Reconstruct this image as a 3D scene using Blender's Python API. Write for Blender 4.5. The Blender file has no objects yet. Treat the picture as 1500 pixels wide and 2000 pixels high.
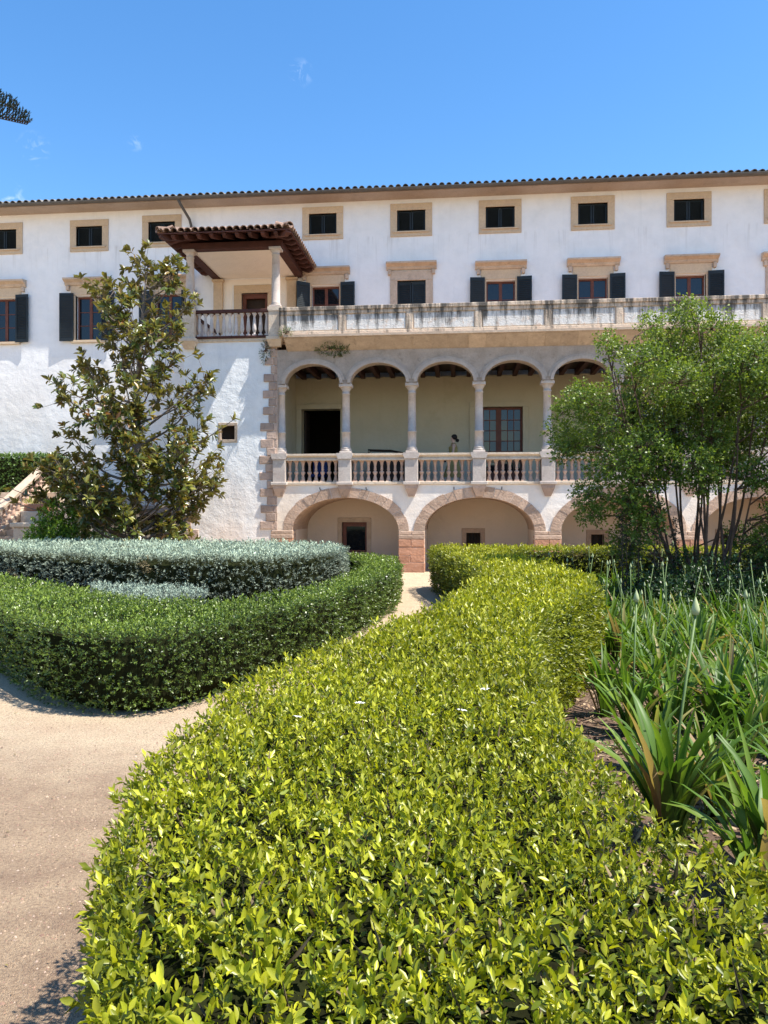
import bpy, bmesh, math, random
import numpy as np
from mathutils import Vector

# ------------------------------------------------------------------ camera, sky, sun, exposure
scene = bpy.context.scene
R = math.radians
cam_d = bpy.data.cameras.new("camera"); cam = bpy.data.objects.new("camera", cam_d)
scene.collection.objects.link(cam); scene.camera = cam
cam.location = (0.0, -21.6, 1.70)
cam.rotation_euler = (R(90), 0, math.atan(0.10))
cam_d.sensor_fit = 'VERTICAL'; cam_d.sensor_height = 24.0; cam_d.lens = 18.0
cam_d.clip_start = 0.05; cam_d.clip_end = 3000
CAM = np.array(cam.location)

SUN = Vector((0.47, -0.147, 0.87)).normalized()
world = bpy.data.worlds.new("World"); scene.world = world; world.use_nodes = True
wn, wl = world.node_tree.nodes, world.node_tree.links
for n in list(wn): wn.remove(n)
wout = wn.new('ShaderNodeOutputWorld'); wbg = wn.new('ShaderNodeBackground')
sky = wn.new('ShaderNodeTexSky'); sky.sky_type = 'NISHITA'; sky.sun_disc = False
sky.sun_elevation = math.asin(SUN.z); sky.sun_rotation = math.atan2(SUN.x, SUN.y)
sky.altitude = 0; sky.air_density = 1.0; sky.dust_density = 0.25; sky.ozone_density = 1.6
wbg.inputs['Strength'].default_value = 0.13
wl.new(wbg.outputs[0], wout.inputs[0])
# a few thin wisps of cloud in the clear sky
wtc = wn.new('ShaderNodeTexCoord')
wnoise = wn.new('ShaderNodeTexNoise'); wnoise.inputs['Scale'].default_value = 62; wnoise.inputs['Distortion'].default_value = 1.2; wnoise.inputs['Detail'].default_value = 5
wl.new(wtc.outputs['Generated'], wnoise.inputs['Vector'])
acc = None
for (px_, py_, w_) in ((587, 143, 0.42), (66, 290, 0.5), (264, 280, 0.25), (20, 392, 0.6)):
    a = (px_ - 750) / 1500; b = (1000 - py_) / 1500
    ps = math.atan(0.10); s_, c_ = math.sin(ps), math.cos(ps)
    d = Vector((-s_ + a * c_, c_ + a * s_, b)).normalized()
    vm = wn.new('ShaderNodeVectorMath'); vm.operation = 'DISTANCE'
    wl.new(wtc.outputs['Generated'], vm.inputs[0]); vm.inputs[1].default_value = d
    mr = wn.new('ShaderNodeMapRange'); wl.new(vm.outputs['Value'], mr.inputs['Value'])
    mr.inputs['From Min'].default_value = R(w_ * 2.2); mr.inputs['From Max'].default_value = 0
    mr.inputs['To Min'].default_value = 0; mr.inputs['To Max'].default_value = 0.34
    if acc is None: acc = mr.outputs[0]
    else:
        mx = wn.new('ShaderNodeMath'); mx.operation = 'MAXIMUM'
        wl.new(acc, mx.inputs[0]); wl.new(mr.outputs[0], mx.inputs[1]); acc = mx.outputs[0]
wr = wn.new('ShaderNodeMapRange'); wl.new(wnoise.outputs['Fac'], wr.inputs['Value'])
wr.inputs['From Min'].default_value = 0.5; wr.inputs['From Max'].default_value = 0.75
wm = wn.new('ShaderNodeMath'); wm.operation = 'MULTIPLY'; wl.new(acc, wm.inputs[0]); wl.new(wr.outputs[0], wm.inputs[1])
wmix = wn.new('ShaderNodeMix'); wmix.data_type = 'RGBA'; wmix.inputs['B'].default_value = (6.5, 7.0, 7.6, 1)
wl.new(wm.outputs[0], wmix.inputs['Factor']); whs = wn.new('ShaderNodeHueSaturation'); whs.inputs['Saturation'].default_value = 1.28; whs.inputs['Value'].default_value = 1.06
wl.new(sky.outputs[0], whs.inputs['Color']); wl.new(whs.outputs[0], wmix.inputs['A'])
wl.new(wmix.outputs['Result'], wbg.inputs['Color'])

sun_d = bpy.data.lights.new("sun", 'SUN'); sun_o = bpy.data.objects.new("sun", sun_d)
scene.collection.objects.link(sun_o)
sun_d.energy = 5.0; sun_d.angle = R(0.53); sun_d.color = (1.0, 0.95, 0.86)
sun_o.rotation_euler = (-SUN).to_track_quat('-Z', 'Y').to_euler()
sun_o.location = (30, -8, 60)
scene.view_settings.view_transform = 'Standard'; scene.view_settings.look = 'None'
scene.view_settings.exposure = 1.0; scene.view_settings.gamma = 1.0
scene.view_settings.use_curve_mapping = False

# ------------------------------------------------------------------ helpers
COL = scene.collection
rnd = random.Random(7)
rng = np.random.default_rng(11)
def tag(o, label, cat, group=None):
    o['label'] = label; o['category'] = cat
    if group: o['group'] = group
    return o
def empty(name, loc=(0, 0, 0)):
    o = bpy.data.objects.new(name, None); COL.objects.link(o); o.location = loc; o.empty_display_size = 0.2
    return o
def link(name, me, parent=None, loc=None, rot=None, scale=None):
    o = bpy.data.objects.new(name, me); COL.objects.link(o)
    if parent is not None: o.parent = parent
    if loc is not None: o.location = loc
    if rot is not None: o.rotation_euler = rot
    if scale is not None: o.scale = scale
    return o
class MB:
    def __init__(s): s.v = []; s.f = []; s.sm = []
    def add(s, v, f, smooth=False):
        o = len(s.v); s.v += [tuple(p) for p in v]; s.f += [tuple(i + o for i in q) for q in f]; s.sm += [smooth] * len(f)
    def box(s, x0, x1, y0, y1, z0, z1):
        s.add([(x0,y0,z0),(x1,y0,z0),(x1,y1,z0),(x0,y1,z0),(x0,y0,z1),(x1,y0,z1),(x1,y1,z1),(x0,y1,z1)],
              [(0,3,2,1),(4,5,6,7),(0,1,5,4),(1,2,6,5),(2,3,7,6),(3,0,4,7)])
    def cbox(s, x0, x1, y0, y1, z0, z1, b=0.01, jit=0.0):     # chamfered block
        b = min(b, (x1-x0)/2.2, (y1-y0)/2.2, (z1-z0)/2.2)
        bm = bmesh.new(); bmesh.ops.create_cube(bm, size=1)
        for v in bm.verts:
            v.co = Vector((x0 if v.co.x < 0 else x1, y0 if v.co.y < 0 else y1, z0 if v.co.z < 0 else z1)) + \
                   Vector([rnd.uniform(-jit, jit) for _ in range(3)])
        bmesh.ops.bevel(bm, geom=bm.edges[:], offset=b, segments=1, affect='EDGES', profile=0.5)
        bm.verts.index_update()
        s.add([v.co[:] for v in bm.verts], [[v.index for v in f.verts] for f in bm.faces]); bm.free()
    def lathe(s, prof, n=12, c=(0,0,0), smooth=True, cap=True):
        v = []; f = []
        for (r, z) in prof:
            for i in range(n):
                a = 2*math.pi*i/n; v.append((c[0]+r*math.cos(a), c[1]+r*math.sin(a), c[2]+z))
        for k in range(len(prof)-1):
            for i in range(n):
                j = (i+1) % n; f.append((k*n+i, k*n+j, (k+1)*n+j, (k+1)*n+i))
        s.add(v, f, smooth)
        if cap:
            m = len(prof)-1
            s.add([v[i] for i in range(n)][::-1], [tuple(range(n))]); s.add([v[m*n+i] for i in range(n)], [tuple(range(n))])
    def tube(s, pts, rad, n=6, smooth=True):
        pts = [Vector(p) for p in pts]; v = []; f = []
        for k, p in enumerate(pts):
            d = (pts[min(k+1, len(pts)-1)] - pts[max(k-1, 0)]).normalized()
            u = d.cross(Vector((0.31, 0.95, 0.1))); u = u.normalized() if u.length > 1e-4 else Vector((1,0,0)); w = d.cross(u)
            r = rad[k] if hasattr(rad, '__len__') else rad
            for i in range(n):
                a = 2*math.pi*i/n; v.append(tuple(p + (u*math.cos(a)+w*math.sin(a))*r))
        for k in range(len(pts)-1):
            for i in range(n):
                j = (i+1) % n; f.append((k*n+i, k*n+j, (k+1)*n+j, (k+1)*n+i))
        f.append(tuple(range(n))[::-1]); f.append(tuple((len(pts)-1)*n+i for i in range(n)))
        s.add(v, f, smooth)
    def prism(s, poly, y0, y1):            # polygon in (x,z), extruded along y
        n = len(poly)
        s.add([(x, y0, z) for x, z in poly] + [(x, y1, z) for x, z in poly],
              [tuple(range(n)), tuple(range(2*n-1, n-1, -1))] + [(i, n+i, n+(i+1) % n, (i+1) % n) for i in range(n)])
    def prism_x(s, poly, x0, x1):          # polygon in (y,z), extruded along x
        n = len(poly)
        s.add([(x0, y, z) for y, z in poly] + [(x1, y, z) for y, z in poly],
              [tuple(range(n))[::-1], tuple(range(n, 2*n))] + [(i, (i+1) % n, n+(i+1) % n, n+i) for i in range(n)])
    def mesh(s, name, mat):
        me = bpy.data.meshes.new(name); me.from_pydata(s.v, [], s.f)
        me.polygons.foreach_set('use_smooth', s.sm); me.materials.append(mat); me.update()
        bm = bmesh.new(); bm.from_mesh(me); bmesh.ops.recalc_face_normals(bm, faces=bm.faces[:]); bm.to_mesh(me); bm.free()
        return me
    def build(s, name, mat, parent=None, **k): return link(name, s.mesh(name, mat), parent, **k)

# ------------------------------------------------------------------ materials
def nodes(name):
    m = bpy.data.materials.new(name); m.use_nodes = True
    nt = m.node_tree; return m, nt.nodes, nt.links, nt.nodes['Principled BSDF']
def pos_noise(N, L, scale, detail=4, sc=(1, 1, 1), rough=0.55, dist=0.0):
    g = N.new('ShaderNodeNewGeometry'); mp = N.new('ShaderNodeMapping'); mp.inputs['Scale'].default_value = sc
    L.new(g.outputs['Position'], mp.inputs['Vector'])
    t = N.new('ShaderNodeTexNoise'); t.inputs['Scale'].default_value = scale; t.inputs['Detail'].default_value = detail
    t.inputs['Roughness'].default_value = rough; t.inputs['Distortion'].default_value = dist
    L.new(mp.outputs[0], t.inputs['Vector']); return t.outputs['Fac']
def rng_node(N, L, src, a, b, c=0.0, d=1.0):
    r = N.new('ShaderNodeMapRange'); L.new(src, r.inputs['Value'])
    for k, v in zip(('From Min', 'From Max', 'To Min', 'To Max'), (a, b, c, d)): r.inputs[k].default_value = v
    return r.outputs[0]
def mixc(N, L, fac, A, B, mode='MIX'):
    m = N.new('ShaderNodeMix'); m.data_type = 'RGBA'; m.blend_type = mode
    if isinstance(fac, (int, float)): m.inputs['Factor'].default_value = fac
    else: L.new(fac, m.inputs['Factor'])
    for s, v in (('A', A), ('B', B)):
        if isinstance(v, tuple): m.inputs[s].default_value = (*v, 1)
        else: L.new(v, m.inputs[s])
    return m.outputs['Result']
def mul(N, L, a, b, op='MULTIPLY'):
    m = N.new('ShaderNodeMath'); m.operation = op
    for i, v in enumerate((a, b)):
        if isinstance(v, (int, float)): m.inputs[i].default_value = v
        else: L.new(v, m.inputs[i])
    return m.outputs[0]
def bump(N, L, P, src, strength, dist=0.02):
    b = N.new('ShaderNodeBump'); b.inputs['Strength'].default_value = strength; b.inputs['Distance'].default_value = dist
    L.new(src, b.inputs['Height']); L.new(b.outputs[0], P.inputs['Normal'])
def posz(N, L):
    g = N.new('ShaderNodeNewGeometry'); s = N.new('ShaderNodeSeparateXYZ'); L.new(g.outputs['Position'], s.inputs[0]); return s.outputs
def simple(name, c1, c2=None, scale=3.0, rough=0.85, bmp=0.3, var=0.12, fine=18.0, dark=None, spec=0.3):
    """two-tone mottled surface with fine relief; each object shifts a little in value"""
    m, N, L, P = nodes(name); c2 = c2 or tuple(v*0.75 for v in c1)
    n1 = pos_noise(N, L, scale, 5); n2 = pos_noise(N, L, fine, 5)
    col = mixc(N, L, rng_node(N, L, n1, 0.35, 0.65), c1, c2)
    if dark: col = mixc(N, L, rng_node(N, L, pos_noise(N, L, scale*1.7, 6, rough=0.65), 0.56, 0.72, 0, 0.85), col, dark)
    col = mixc(N, L, rng_node(N, L, n2, 0.3, 0.7, 0.0, 0.35), col, tuple(v*0.55 for v in c1))
    oi = N.new('ShaderNodeObjectInfo'); hv = N.new('ShaderNodeHueSaturation')
    L.new(rng_node(N, L, oi.outputs['Random'], 0, 1, 1-var, 1+var), hv.inputs['Value']); L.new(col, hv.inputs['Color'])
    L.new(hv.outputs[0], P.inputs['Base Color']); P.inputs['Roughness'].default_value = rough
    P.inputs['Specular IOR Level'].default_value = spec
    if bmp: bump(N, L, P, n2, bmp)
    return m
def plaster(name, base, warm, warm_hi, grey, zlo, zhi, bs=0.35):
    m, N, L, P = nodes(name)
    big = pos_noise(N, L, 0.55, 6, rough=0.62); mid = pos_noise(N, L, 2.3, 6, rough=0.6)
    fine = pos_noise(N, L, 26, 4); streak = pos_noise(N, L, 2.2, 5, sc=(1.6, 1.6, 0.16), rough=0.6)
    col = mixc(N, L, rng_node(N, L, mid, 0.42, 0.72, 0, 0.5), base, grey)
    col = mixc(N, L, rng_node(N, L, streak, 0.55, 0.78, 0, 0.55), col, grey)
    low = rng_node(N, L, posz(N, L)[2], zhi, zlo, 0, 1)                       # damp stains low down; on the loggia plaster, painted bounce light
    wf = mul(N, L, rng_node(N, L, big, 0.3, 0.62, 0.0, 1.0), low)
    col = mixc(N, L, wf, col, warm)
    col = mixc(N, L, rng_node(N, L, pos_noise(N, L, 1.1, 7, rough=0.7), 0.57, 0.72, 0, 0.45), col, warm_hi)
    zz = posz(N, L)[2]; band = mul(N, L, rng_node(N, L, zz, 9.55, 10.45, 0, 1), rng_node(N, L, zz, 10.55, 10.46, 0, 1))
    runs = pos_noise(N, L, 3.2, 6, sc=(2.2, 2.2, 0.10), rough=0.65)
    col = mixc(N, L, mul(N, L, rng_node(N, L, runs, 0.54, 0.72, 0, 0.45), band), col, (0.40, 0.37, 0.33))
    L.new(col, P.inputs['Base Color']); P.inputs['Roughness'].default_value = 0.92; P.inputs['Specular IOR Level'].default_value = 0.15
    h = mul(N, L, mul(N, L, mid, 2.2), mul(N, L, fine, 0.35), 'ADD'); bump(N, L, P, h, bs, 0.04)
    return m
M = {}
M['wall'] = plaster('white_plaster', (0.80, 0.79, 0.775), (0.66, 0.56, 0.46), (0.74, 0.70, 0.64), (0.66, 0.66, 0.65), 0.4, 7.5)
M['block'] = plaster('rough_white_plaster', (0.80, 0.80, 0.79), (0.78, 0.63, 0.52), (0.70, 0.68, 0.65), (0.58, 0.59, 0.60), 0.6, 3.6, 0.5)
M['spandrel'] = plaster('spandrel_plaster', (0.82, 0.79, 0.75), (0.76, 0.58, 0.42), (0.78, 0.66, 0.54), (0.60, 0.58, 0.56), 0.6, 4.2)
M['loggia'] = plaster('loggia_plaster', (0.52, 0.44, 0.30), (0.68, 0.62, 0.53), (0.40, 0.33, 0.20), (0.45, 0.38, 0.25), 2.0, 4.4)  # lower wall painted paler for light bounced off the floor
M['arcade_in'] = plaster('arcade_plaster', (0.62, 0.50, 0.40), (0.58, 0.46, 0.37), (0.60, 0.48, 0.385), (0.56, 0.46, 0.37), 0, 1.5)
M['porch_pl'] = plaster('porch_plaster', (0.82, 0.76, 0.68), (0.8, 0.7, 0.6), (0.80, 0.72, 0.62), (0.74, 0.69, 0.63), 0, 1.0)
M['tan'] = simple('tan_stone', (0.62, 0.47, 0.31), (0.56, 0.42, 0.29), 2.5, bmp=0.15, var=0.06)
M['tan2'] = simple('weathered_tan_stone', (0.56, 0.43, 0.32), (0.45, 0.34, 0.25), 4, bmp=0.4, var=0.12, dark=(0.29, 0.23, 0.18))
M['pink'] = simple('pink_sandstone', (0.50, 0.36, 0.28), (0.40, 0.29, 0.235), 3.5, bmp=0.8, var=0.2, dark=(0.26, 0.20, 0.17))
M['vous'] = simple('arch_sandstone', (0.53, 0.375, 0.275), (0.44, 0.30, 0.215), 4.5, bmp=0.8, var=0.16, dark=(0.30, 0.19, 0.14))
M['red'] = simple('red_sandstone', (0.53, 0.275, 0.17), (0.45, 0.225, 0.135), 3.5, bmp=0.9, var=0.14, dark=(0.56, 0.36, 0.26))
M['grey_stone'] = simple('grey_stone', (0.44, 0.36, 0.30), (0.33, 0.27, 0.22), 2.6, bmp=0.7, var=0.05, dark=(0.19, 0.155, 0.125))
M['column'] = simple('column_stone', (0.56, 0.49, 0.43), (0.47, 0.39, 0.34), 3.0, bmp=0.3, var=0.05, dark=(0.36, 0.29, 0.25))
M['arch_stone'] = simple('arch_stone', (0.50, 0.42, 0.355), (0.41, 0.34, 0.29), 3, bmp=0.5, var=0.05, dark=(0.28, 0.23, 0.19))
M['rail'] = simple('rail_stone', (0.66, 0.55, 0.43), (0.58, 0.45, 0.33), 5, bmp=0.4, var=0.06, dark=(0.36, 0.28, 0.21))
M['baluster'] = simple('baluster_stone', (0.55, 0.37, 0.28), (0.47, 0.33, 0.26), 6, bmp=0.3, var=0.16, dark=(0.34, 0.24, 0.19))
M['pale_bal'] = simple('pale_baluster_stone', (0.62, 0.55, 0.50), (0.52, 0.45, 0.41), 5, bmp=0.3, var=0.1)
M['shutter'] = simple('shutter_paint', (0.014, 0.022, 0.028), (0.010, 0.016, 0.020), 4, rough=0.55, bmp=0.05, var=0.25)
M['sash'] = simple('red_brown_wood', (0.17, 0.058, 0.036), (0.12, 0.040, 0.027), 6, rough=0.55, bmp=0.1)
M['wood'] = simple('dark_red_timber', (0.085, 0.030, 0.022), (0.055, 0.020, 0.015), 5, rough=0.7, bmp=0.25, var=0.25)
M['brown'] = simple('brown_timber', (0.05, 0.03, 0.02), (0.03, 0.018, 0.012), 5, rough=0.7, bmp=0.2)
M['tile'] = simple('grey_roof_tile', (0.22, 0.20, 0.175), (0.15, 0.14, 0.125), 6, bmp=0.5, var=0.35, dark=(0.09, 0.085, 0.075))
M['ptile'] = simple('clay_roof_tile', (0.30, 0.19, 0.14), (0.21, 0.145, 0.11), 6, bmp=0.5, var=0.35, dark=(0.12, 0.09, 0.07))
M['gutter'] = simple('zinc_gutter', (0.12, 0.105, 0.09), (0.09, 0.08, 0.068), 2, rough=0.6, bmp=0.1)
M['soffit'] = simple('ochre_soffit', (0.42, 0.33, 0.26), (0.36, 0.28, 0.22), 1.5, bmp=0.2, dark=(0.30, 0.24, 0.19))
M['iron'] = simple('iron', (0.02, 0.018, 0.017), None, 5, rough=0.6)
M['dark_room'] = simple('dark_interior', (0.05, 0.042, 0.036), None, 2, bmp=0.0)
M['terracotta'] = simple('terracotta', (0.42, 0.20, 0.12), None, 5, bmp=0.3)
M['blue_cloth'] = simple('blue_cloth', (0.05, 0.09, 0.30), None, 8, bmp=0.2)
M['floor'] = simple('clay_floor', (0.42, 0.28, 0.20), (0.36, 0.24, 0.17), 3, bmp=0.2)
M['bark'] = simple('grey_bark', (0.20, 0.165, 0.135), (0.13, 0.105, 0.085), 7, bmp=0.9, fine=30)
M['bark_red'] = simple('red_brown_bark', (0.14, 0.085, 0.062), (0.085, 0.052, 0.04), 6, bmp=0.6, fine=30)
M['core'] = simple('hedge_inner_shade', (0.022, 0.026, 0.010), (0.012, 0.012, 0.006), 14, bmp=0.8, rough=1.0, spec=0.0)  # dark colour makes the gaps between hedge leaves read as shade
def glass_mat():
    m, N, L, P = nodes('window_glass')
    P.inputs['Base Color'].default_value = (0.010, 0.012, 0.016, 1); P.inputs['Roughness'].default_value = 0.04
    P.inputs['Specular IOR Level'].default_value = 0.55
    bump(N, L, P, pos_noise(N, L, 1.4, 2), 0.06, 0.05); return m
M['glass'] = glass_mat()
def parapet_mat(name, base, ztop, zbot):
    m, N, L, P = nodes(name)
    streak = pos_noise(N, L, 2.6, 6, sc=(2.4, 2.4, 0.30), rough=0.65)
    blot = pos_noise(N, L, 5.5, 7, rough=0.7); fine = pos_noise(N, L, 30, 4)
    g = rng_node(N, L, posz(N, L)[2], zbot, ztop, 0.03, 0.27)
    f = rng_node(N, L, mul(N, L, streak, g, 'ADD'), 0.60, 0.78, 0, 0.92)      # rain-washed black algae runs
    col = mixc(N, L, rng_node(N, L, blot, 0.52, 0.66, 0, 0.75), base, (0.60, 0.43, 0.31))
    col = mixc(N, L, rng_node(N, L, pos_noise(N, L, 9, 8, rough=0.75), 0.55, 0.66, 0, 0.7), col, (0.30, 0.27, 0.24))
    col = mixc(N, L, f, col, (0.075, 0.07, 0.063))
    L.new(col, P.inputs['Base Color']); P.inputs['Roughness'].default_value = 0.95; P.inputs['Specular IOR Level'].default_value = 0.1
    bump(N, L, P, mul(N, L, blot, fine, 'ADD'), 0.5, 0.03); return m
M['panel'] = parapet_mat('parapet_panel', (0.70, 0.66, 0.61), 7.32, 6.72)
M['parapet'] = parapet_mat('parapet_stone', (0.63, 0.50, 0.38), 7.62, 6.55)
def ground_mat():
    m, N, L, P = nodes('path_earth')
    big = pos_noise(N, L, 0.55, 6, rough=0.6, dist=0.4); mid = pos_noise(N, L, 3.0, 6, rough=0.7); fine = pos_noise(N, L, 60, 5, rough=0.7); grit = pos_noise(N, L, 170, 3)
    xyz = posz(N, L)
    y = mul(N, L, xyz[1], mul(N, L, big, 2.6), 'ADD')
    near = rng_node(N, L, y, -14.7, -15.7, 0, 0.92)                    # red gravel nearer, pale sand beyond
    sand = mixc(N, L, rng_node(N, L, mid, 0.4, 0.65), (0.70, 0.55, 0.37), (0.62, 0.46, 0.31))
    red = mixc(N, L, rng_node(N, L, mid, 0.38, 0.66), (0.50, 0.36, 0.235), (0.33, 0.225, 0.15))
    col = mixc(N, L, near, sand, red)
    col = mixc(N, L, rng_node(N, L, fine, 0.45, 0.66, 0, 0.9), col, mixc(N, L, 0.65, col, (0.15, 0.09, 0.065)))
    col = mixc(N, L, rng_node(N, L, grit, 0.60, 0.72, 0, 0.55), col, (0.62, 0.52, 0.44))
    L.new(col, P.inputs['Base Color']); P.inputs['Roughness'].default_value = 0.95; P.inputs['Specular IOR Level'].default_value = 0.15
    bump(N, L, P, mul(N, L, mul(N, L, mid, 2.0), mul(N, L, fine, grit, 'ADD'), 'ADD'), 1.0, 0.02); return m
M['ground'] = ground_mat()
M['soil'] = simple('bed_soil', (0.15, 0.095, 0.064), (0.095, 0.060, 0.042), 5, bmp=1.0, fine=45, dark=(0.21, 0.145, 0.10))
def leaf_mat(name, rough=0.45, trans=0.35, spec=0.4, back=None, tint=(1.15, 1.25, 0.55)):
    m, N, L, P = nodes(name)
    at = N.new('ShaderNodeAttribute'); at.attribute_name = 'col'; col = at.outputs['Color']
    if back:
        g = N.new('ShaderNodeNewGeometry'); col = mixc(N, L, mul(N, L, g.outputs['Backfacing'], back[0]), col, back[1])
    L.new(col, P.inputs['Base Color']); P.inputs['Roughness'].default_value = rough; P.inputs['Specular IOR Level'].default_value = spec
    t = N.new('ShaderNodeBsdfTranslucent'); L.new(mixc(N, L, 1.0, col, tint, 'MULTIPLY'), t.inputs['Color'])
    mx = N.new('ShaderNodeMixShader'); mx.inputs[0].default_value = trans
    L.new(P.outputs[0], mx.inputs[1]); L.new(t.outputs[0], mx.inputs[2]); L.new(mx.outputs[0], N['Material Output'].inputs['Surface'])
    return m
M['leaf'] = leaf_mat('hedge_leaf', 0.38, 0.36, 0.5, tint=(1.15, 1.15, 0.4))
M['leaf_box'] = leaf_mat('box_leaf', 0.36, 0.22, 0.5)
M['leaf_silver'] = leaf_mat('silver_leaf', 0.7, 0.15, 0.2, tint=(1, 1, 0.9))
M['leaf_mag'] = leaf_mat('magnolia_leaf', 0.28, 0.28, 0.6, back=(0.45, (0.24, 0.17, 0.06)))
M['leaf_myrtle'] = leaf_mat('myrtle_leaf', 0.42, 0.38, 0.4)
M['leaf_strap'] = leaf_mat('strap_leaf', 0.46, 0.36, 0.35)
M['needle'] = leaf_mat('pine_needle', 0.5, 0.1, 0.3)

# ------------------------------------------------------------------ foliage tools
def np_mesh(name, V, F, C, mat):
    me = bpy.data.meshes.new(name); n, m = len(V), len(F)
    me.vertices.add(n); me.vertices.foreach_set('co', np.ascontiguousarray(V, dtype=np.float32).ravel())
    me.loops.add(m*3); me.loops.foreach_set('vertex_index', np.ascontiguousarray(F, dtype=np.int32).ravel())
    me.polygons.add(m); me.polygons.foreach_set('loop_start', np.arange(0, m*3, 3, dtype=np.int32))
    at = me.attributes.new('col', 'FLOAT_COLOR', 'POINT')
    C4 = np.ones((n, 4), np.float32); C4[:, :3] = C; at.data.foreach_set('color', C4.ravel())
    me.materials.append(mat); me.update(calc_edges=True); return me
def unit(a): return a / np.maximum(np.linalg.norm(a, axis=-1, keepdims=True), 1e-9)
T_LO = (np.array([[0,0,0],[.45,-.5,.05],[.45,.5,.05],[.5,0,-.05],[1,0,-.06]]), np.array([[0,3,1],[0,2,3],[3,4,1],[3,2,4]]))
T_MIN = (np.array([[0,0,0],[.48,-.5,.06],[.48,.5,.06],[1,0,-.06]]), np.array([[0,2,1],[1,2,3]]))
T_HI = (np.array([[0,0,0],[.22,-.33,.05],[.22,.33,.05],[.5,-.5,.07],[.5,.5,.07],[.8,-.32,.02],[.8,.32,.02],[1,0,-.12],[.25,0,-.03],[.52,0,-.05],[.8,0,-.08]]),
        np.array([[0,8,1],[0,2,8],[1,8,9],[1,9,3],[8,2,4],[8,4,9],[3,9,10],[3,10,5],[9,4,6],[9,6,10],[5,10,7],[10,6,7]]))
def leaves(P, A, Nn, Ls, Ws, C, T):
    """arrays of leaves: base point, axis, rough normal, length, width, colour -> verts, tris, colours"""
    A = unit(A); S = unit(np.cross(A, Nn)); W = np.cross(S, A)
    tv, tf = T; k = len(tv); n = len(P)
    V = (P[:, None] + A[:, None]*(tv[None, :, 0:1]*Ls[:, None, None]) + S[:, None]*(tv[None, :, 1:2]*Ws[:, None, None])
         + W[:, None]*(tv[None, :, 2:3]*Ls[:, None, None]))
    F = (np.arange(n)[:, None, None]*k + tf[None]).reshape(-1, 3)
    Cc = np.repeat(C, k, axis=0)
    return V.reshape(-1, 3), F, Cc
def merge(L):
    V, F, C, o = [], [], [], 0
    for v, f, c in L: V.append(v); F.append(f+o); C.append(c); o += len(v)
    return np.concatenate(V), np.concatenate(F), np.concatenate(C)
def sprigs(B, A, n, length, Ls, wr, c_old, c_new, T, spread=(0.45, 1.05), cvar=0.22, scale=None):
    """leafy shoots at B along A, n leaves each in crossed pairs; tip leaves take c_new"""
    m = len(B); A = unit(A); scale = np.ones(m) if scale is None else scale
    ref = np.where(np.abs(A[:, 2:3]) < 0.9, np.array([[0, 0, 1.]]), np.array([[1., 0, 0]]))
    U = unit(np.cross(A, ref)); Wv = np.cross(A, U); a0 = rng.uniform(0, 6.28, m)
    out = []
    for j in range(n):
        u = (j+0.5)/n; ang = a0 + (j % 2)*math.pi + (j//2)*1.57 + rng.normal(0, .3, m)
        rad = U*np.cos(ang)[:, None] + Wv*np.sin(ang)[:, None]
        ph = (spread[1] + (spread[0]-spread[1])*u) * rng.uniform(.7, 1.3, m)
        ax = A*np.cos(ph)[:, None] + rad*np.sin(ph)[:, None]
        P = B + A*(length*u*scale)[:, None]
        l = Ls*scale*rng.uniform(.65, 1.2, m)
        mixv = np.clip(u*1.15 - .1 + rng.normal(0, .2, m), 0, 1)[:, None]
        C = (c_old*(1-mixv) + c_new*mixv) * rng.uniform(1-cvar, 1+cvar, m)[:, None]
        out.append(leaves(P, ax, A + rng.normal(0, .35, (m, 3)), l, l*wr, C, T))
    return merge(out)
def catmull(pts, n=8, closed=True):
    P = np.array(pts, float); m = len(P); o = []
    for i in range(m if closed else m-1):
        p0, p1, p2, p3 = (P[(i-1) % m], P[i], P[(i+1) % m], P[(i+2) % m]) if closed else (P[max(i-1,0)], P[i], P[i+1], P[min(i+2,m-1)])
        for k in range(n):
            t = k/n; o.append(.5*((2*p1)+(-p0+p2)*t+(2*p0-5*p1+4*p2-p3)*t*t+(-p0+3*p1-3*p2+p3)*t**3))
    return np.array(o)
def inside(P, poly):
    x, y = P[:, 0], P[:, 1]; r = np.zeros(len(P), bool); n = len(poly)
    for i in range(n):
        x1, y1 = poly[i]; x2, y2 = poly[(i+1) % n]
        if y1 == y2: continue
        c = ((y1 > y) != (y2 > y)) & (x < (x2-x1)*(y-y1)/(y2-y1)+x1); r ^= c
    return r
def vnoise(P, f, seed=0):
    """cheap smooth noise, sum of rotated sines, -1..1"""
    r = np.random.default_rng(seed); s = 0
    for k in range(5):
        d = unit(r.normal(size=P.shape[1])); s = s + np.sin(P@d*f*(1+.55*k)+r.uniform(0, 6.28))/(1+.35*k)
    return s/2.6
def poly_normals(o):
    t = np.roll(o, -1, 0)-np.roll(o, 1, 0); n = unit(np.stack([t[:, 1], -t[:, 0]], 1))
    area = np.sum(o[:, 0]*np.roll(o[:, 1], -1)-np.roll(o[:, 0], -1)*o[:, 1])
    return n if area > 0 else -n
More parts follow.
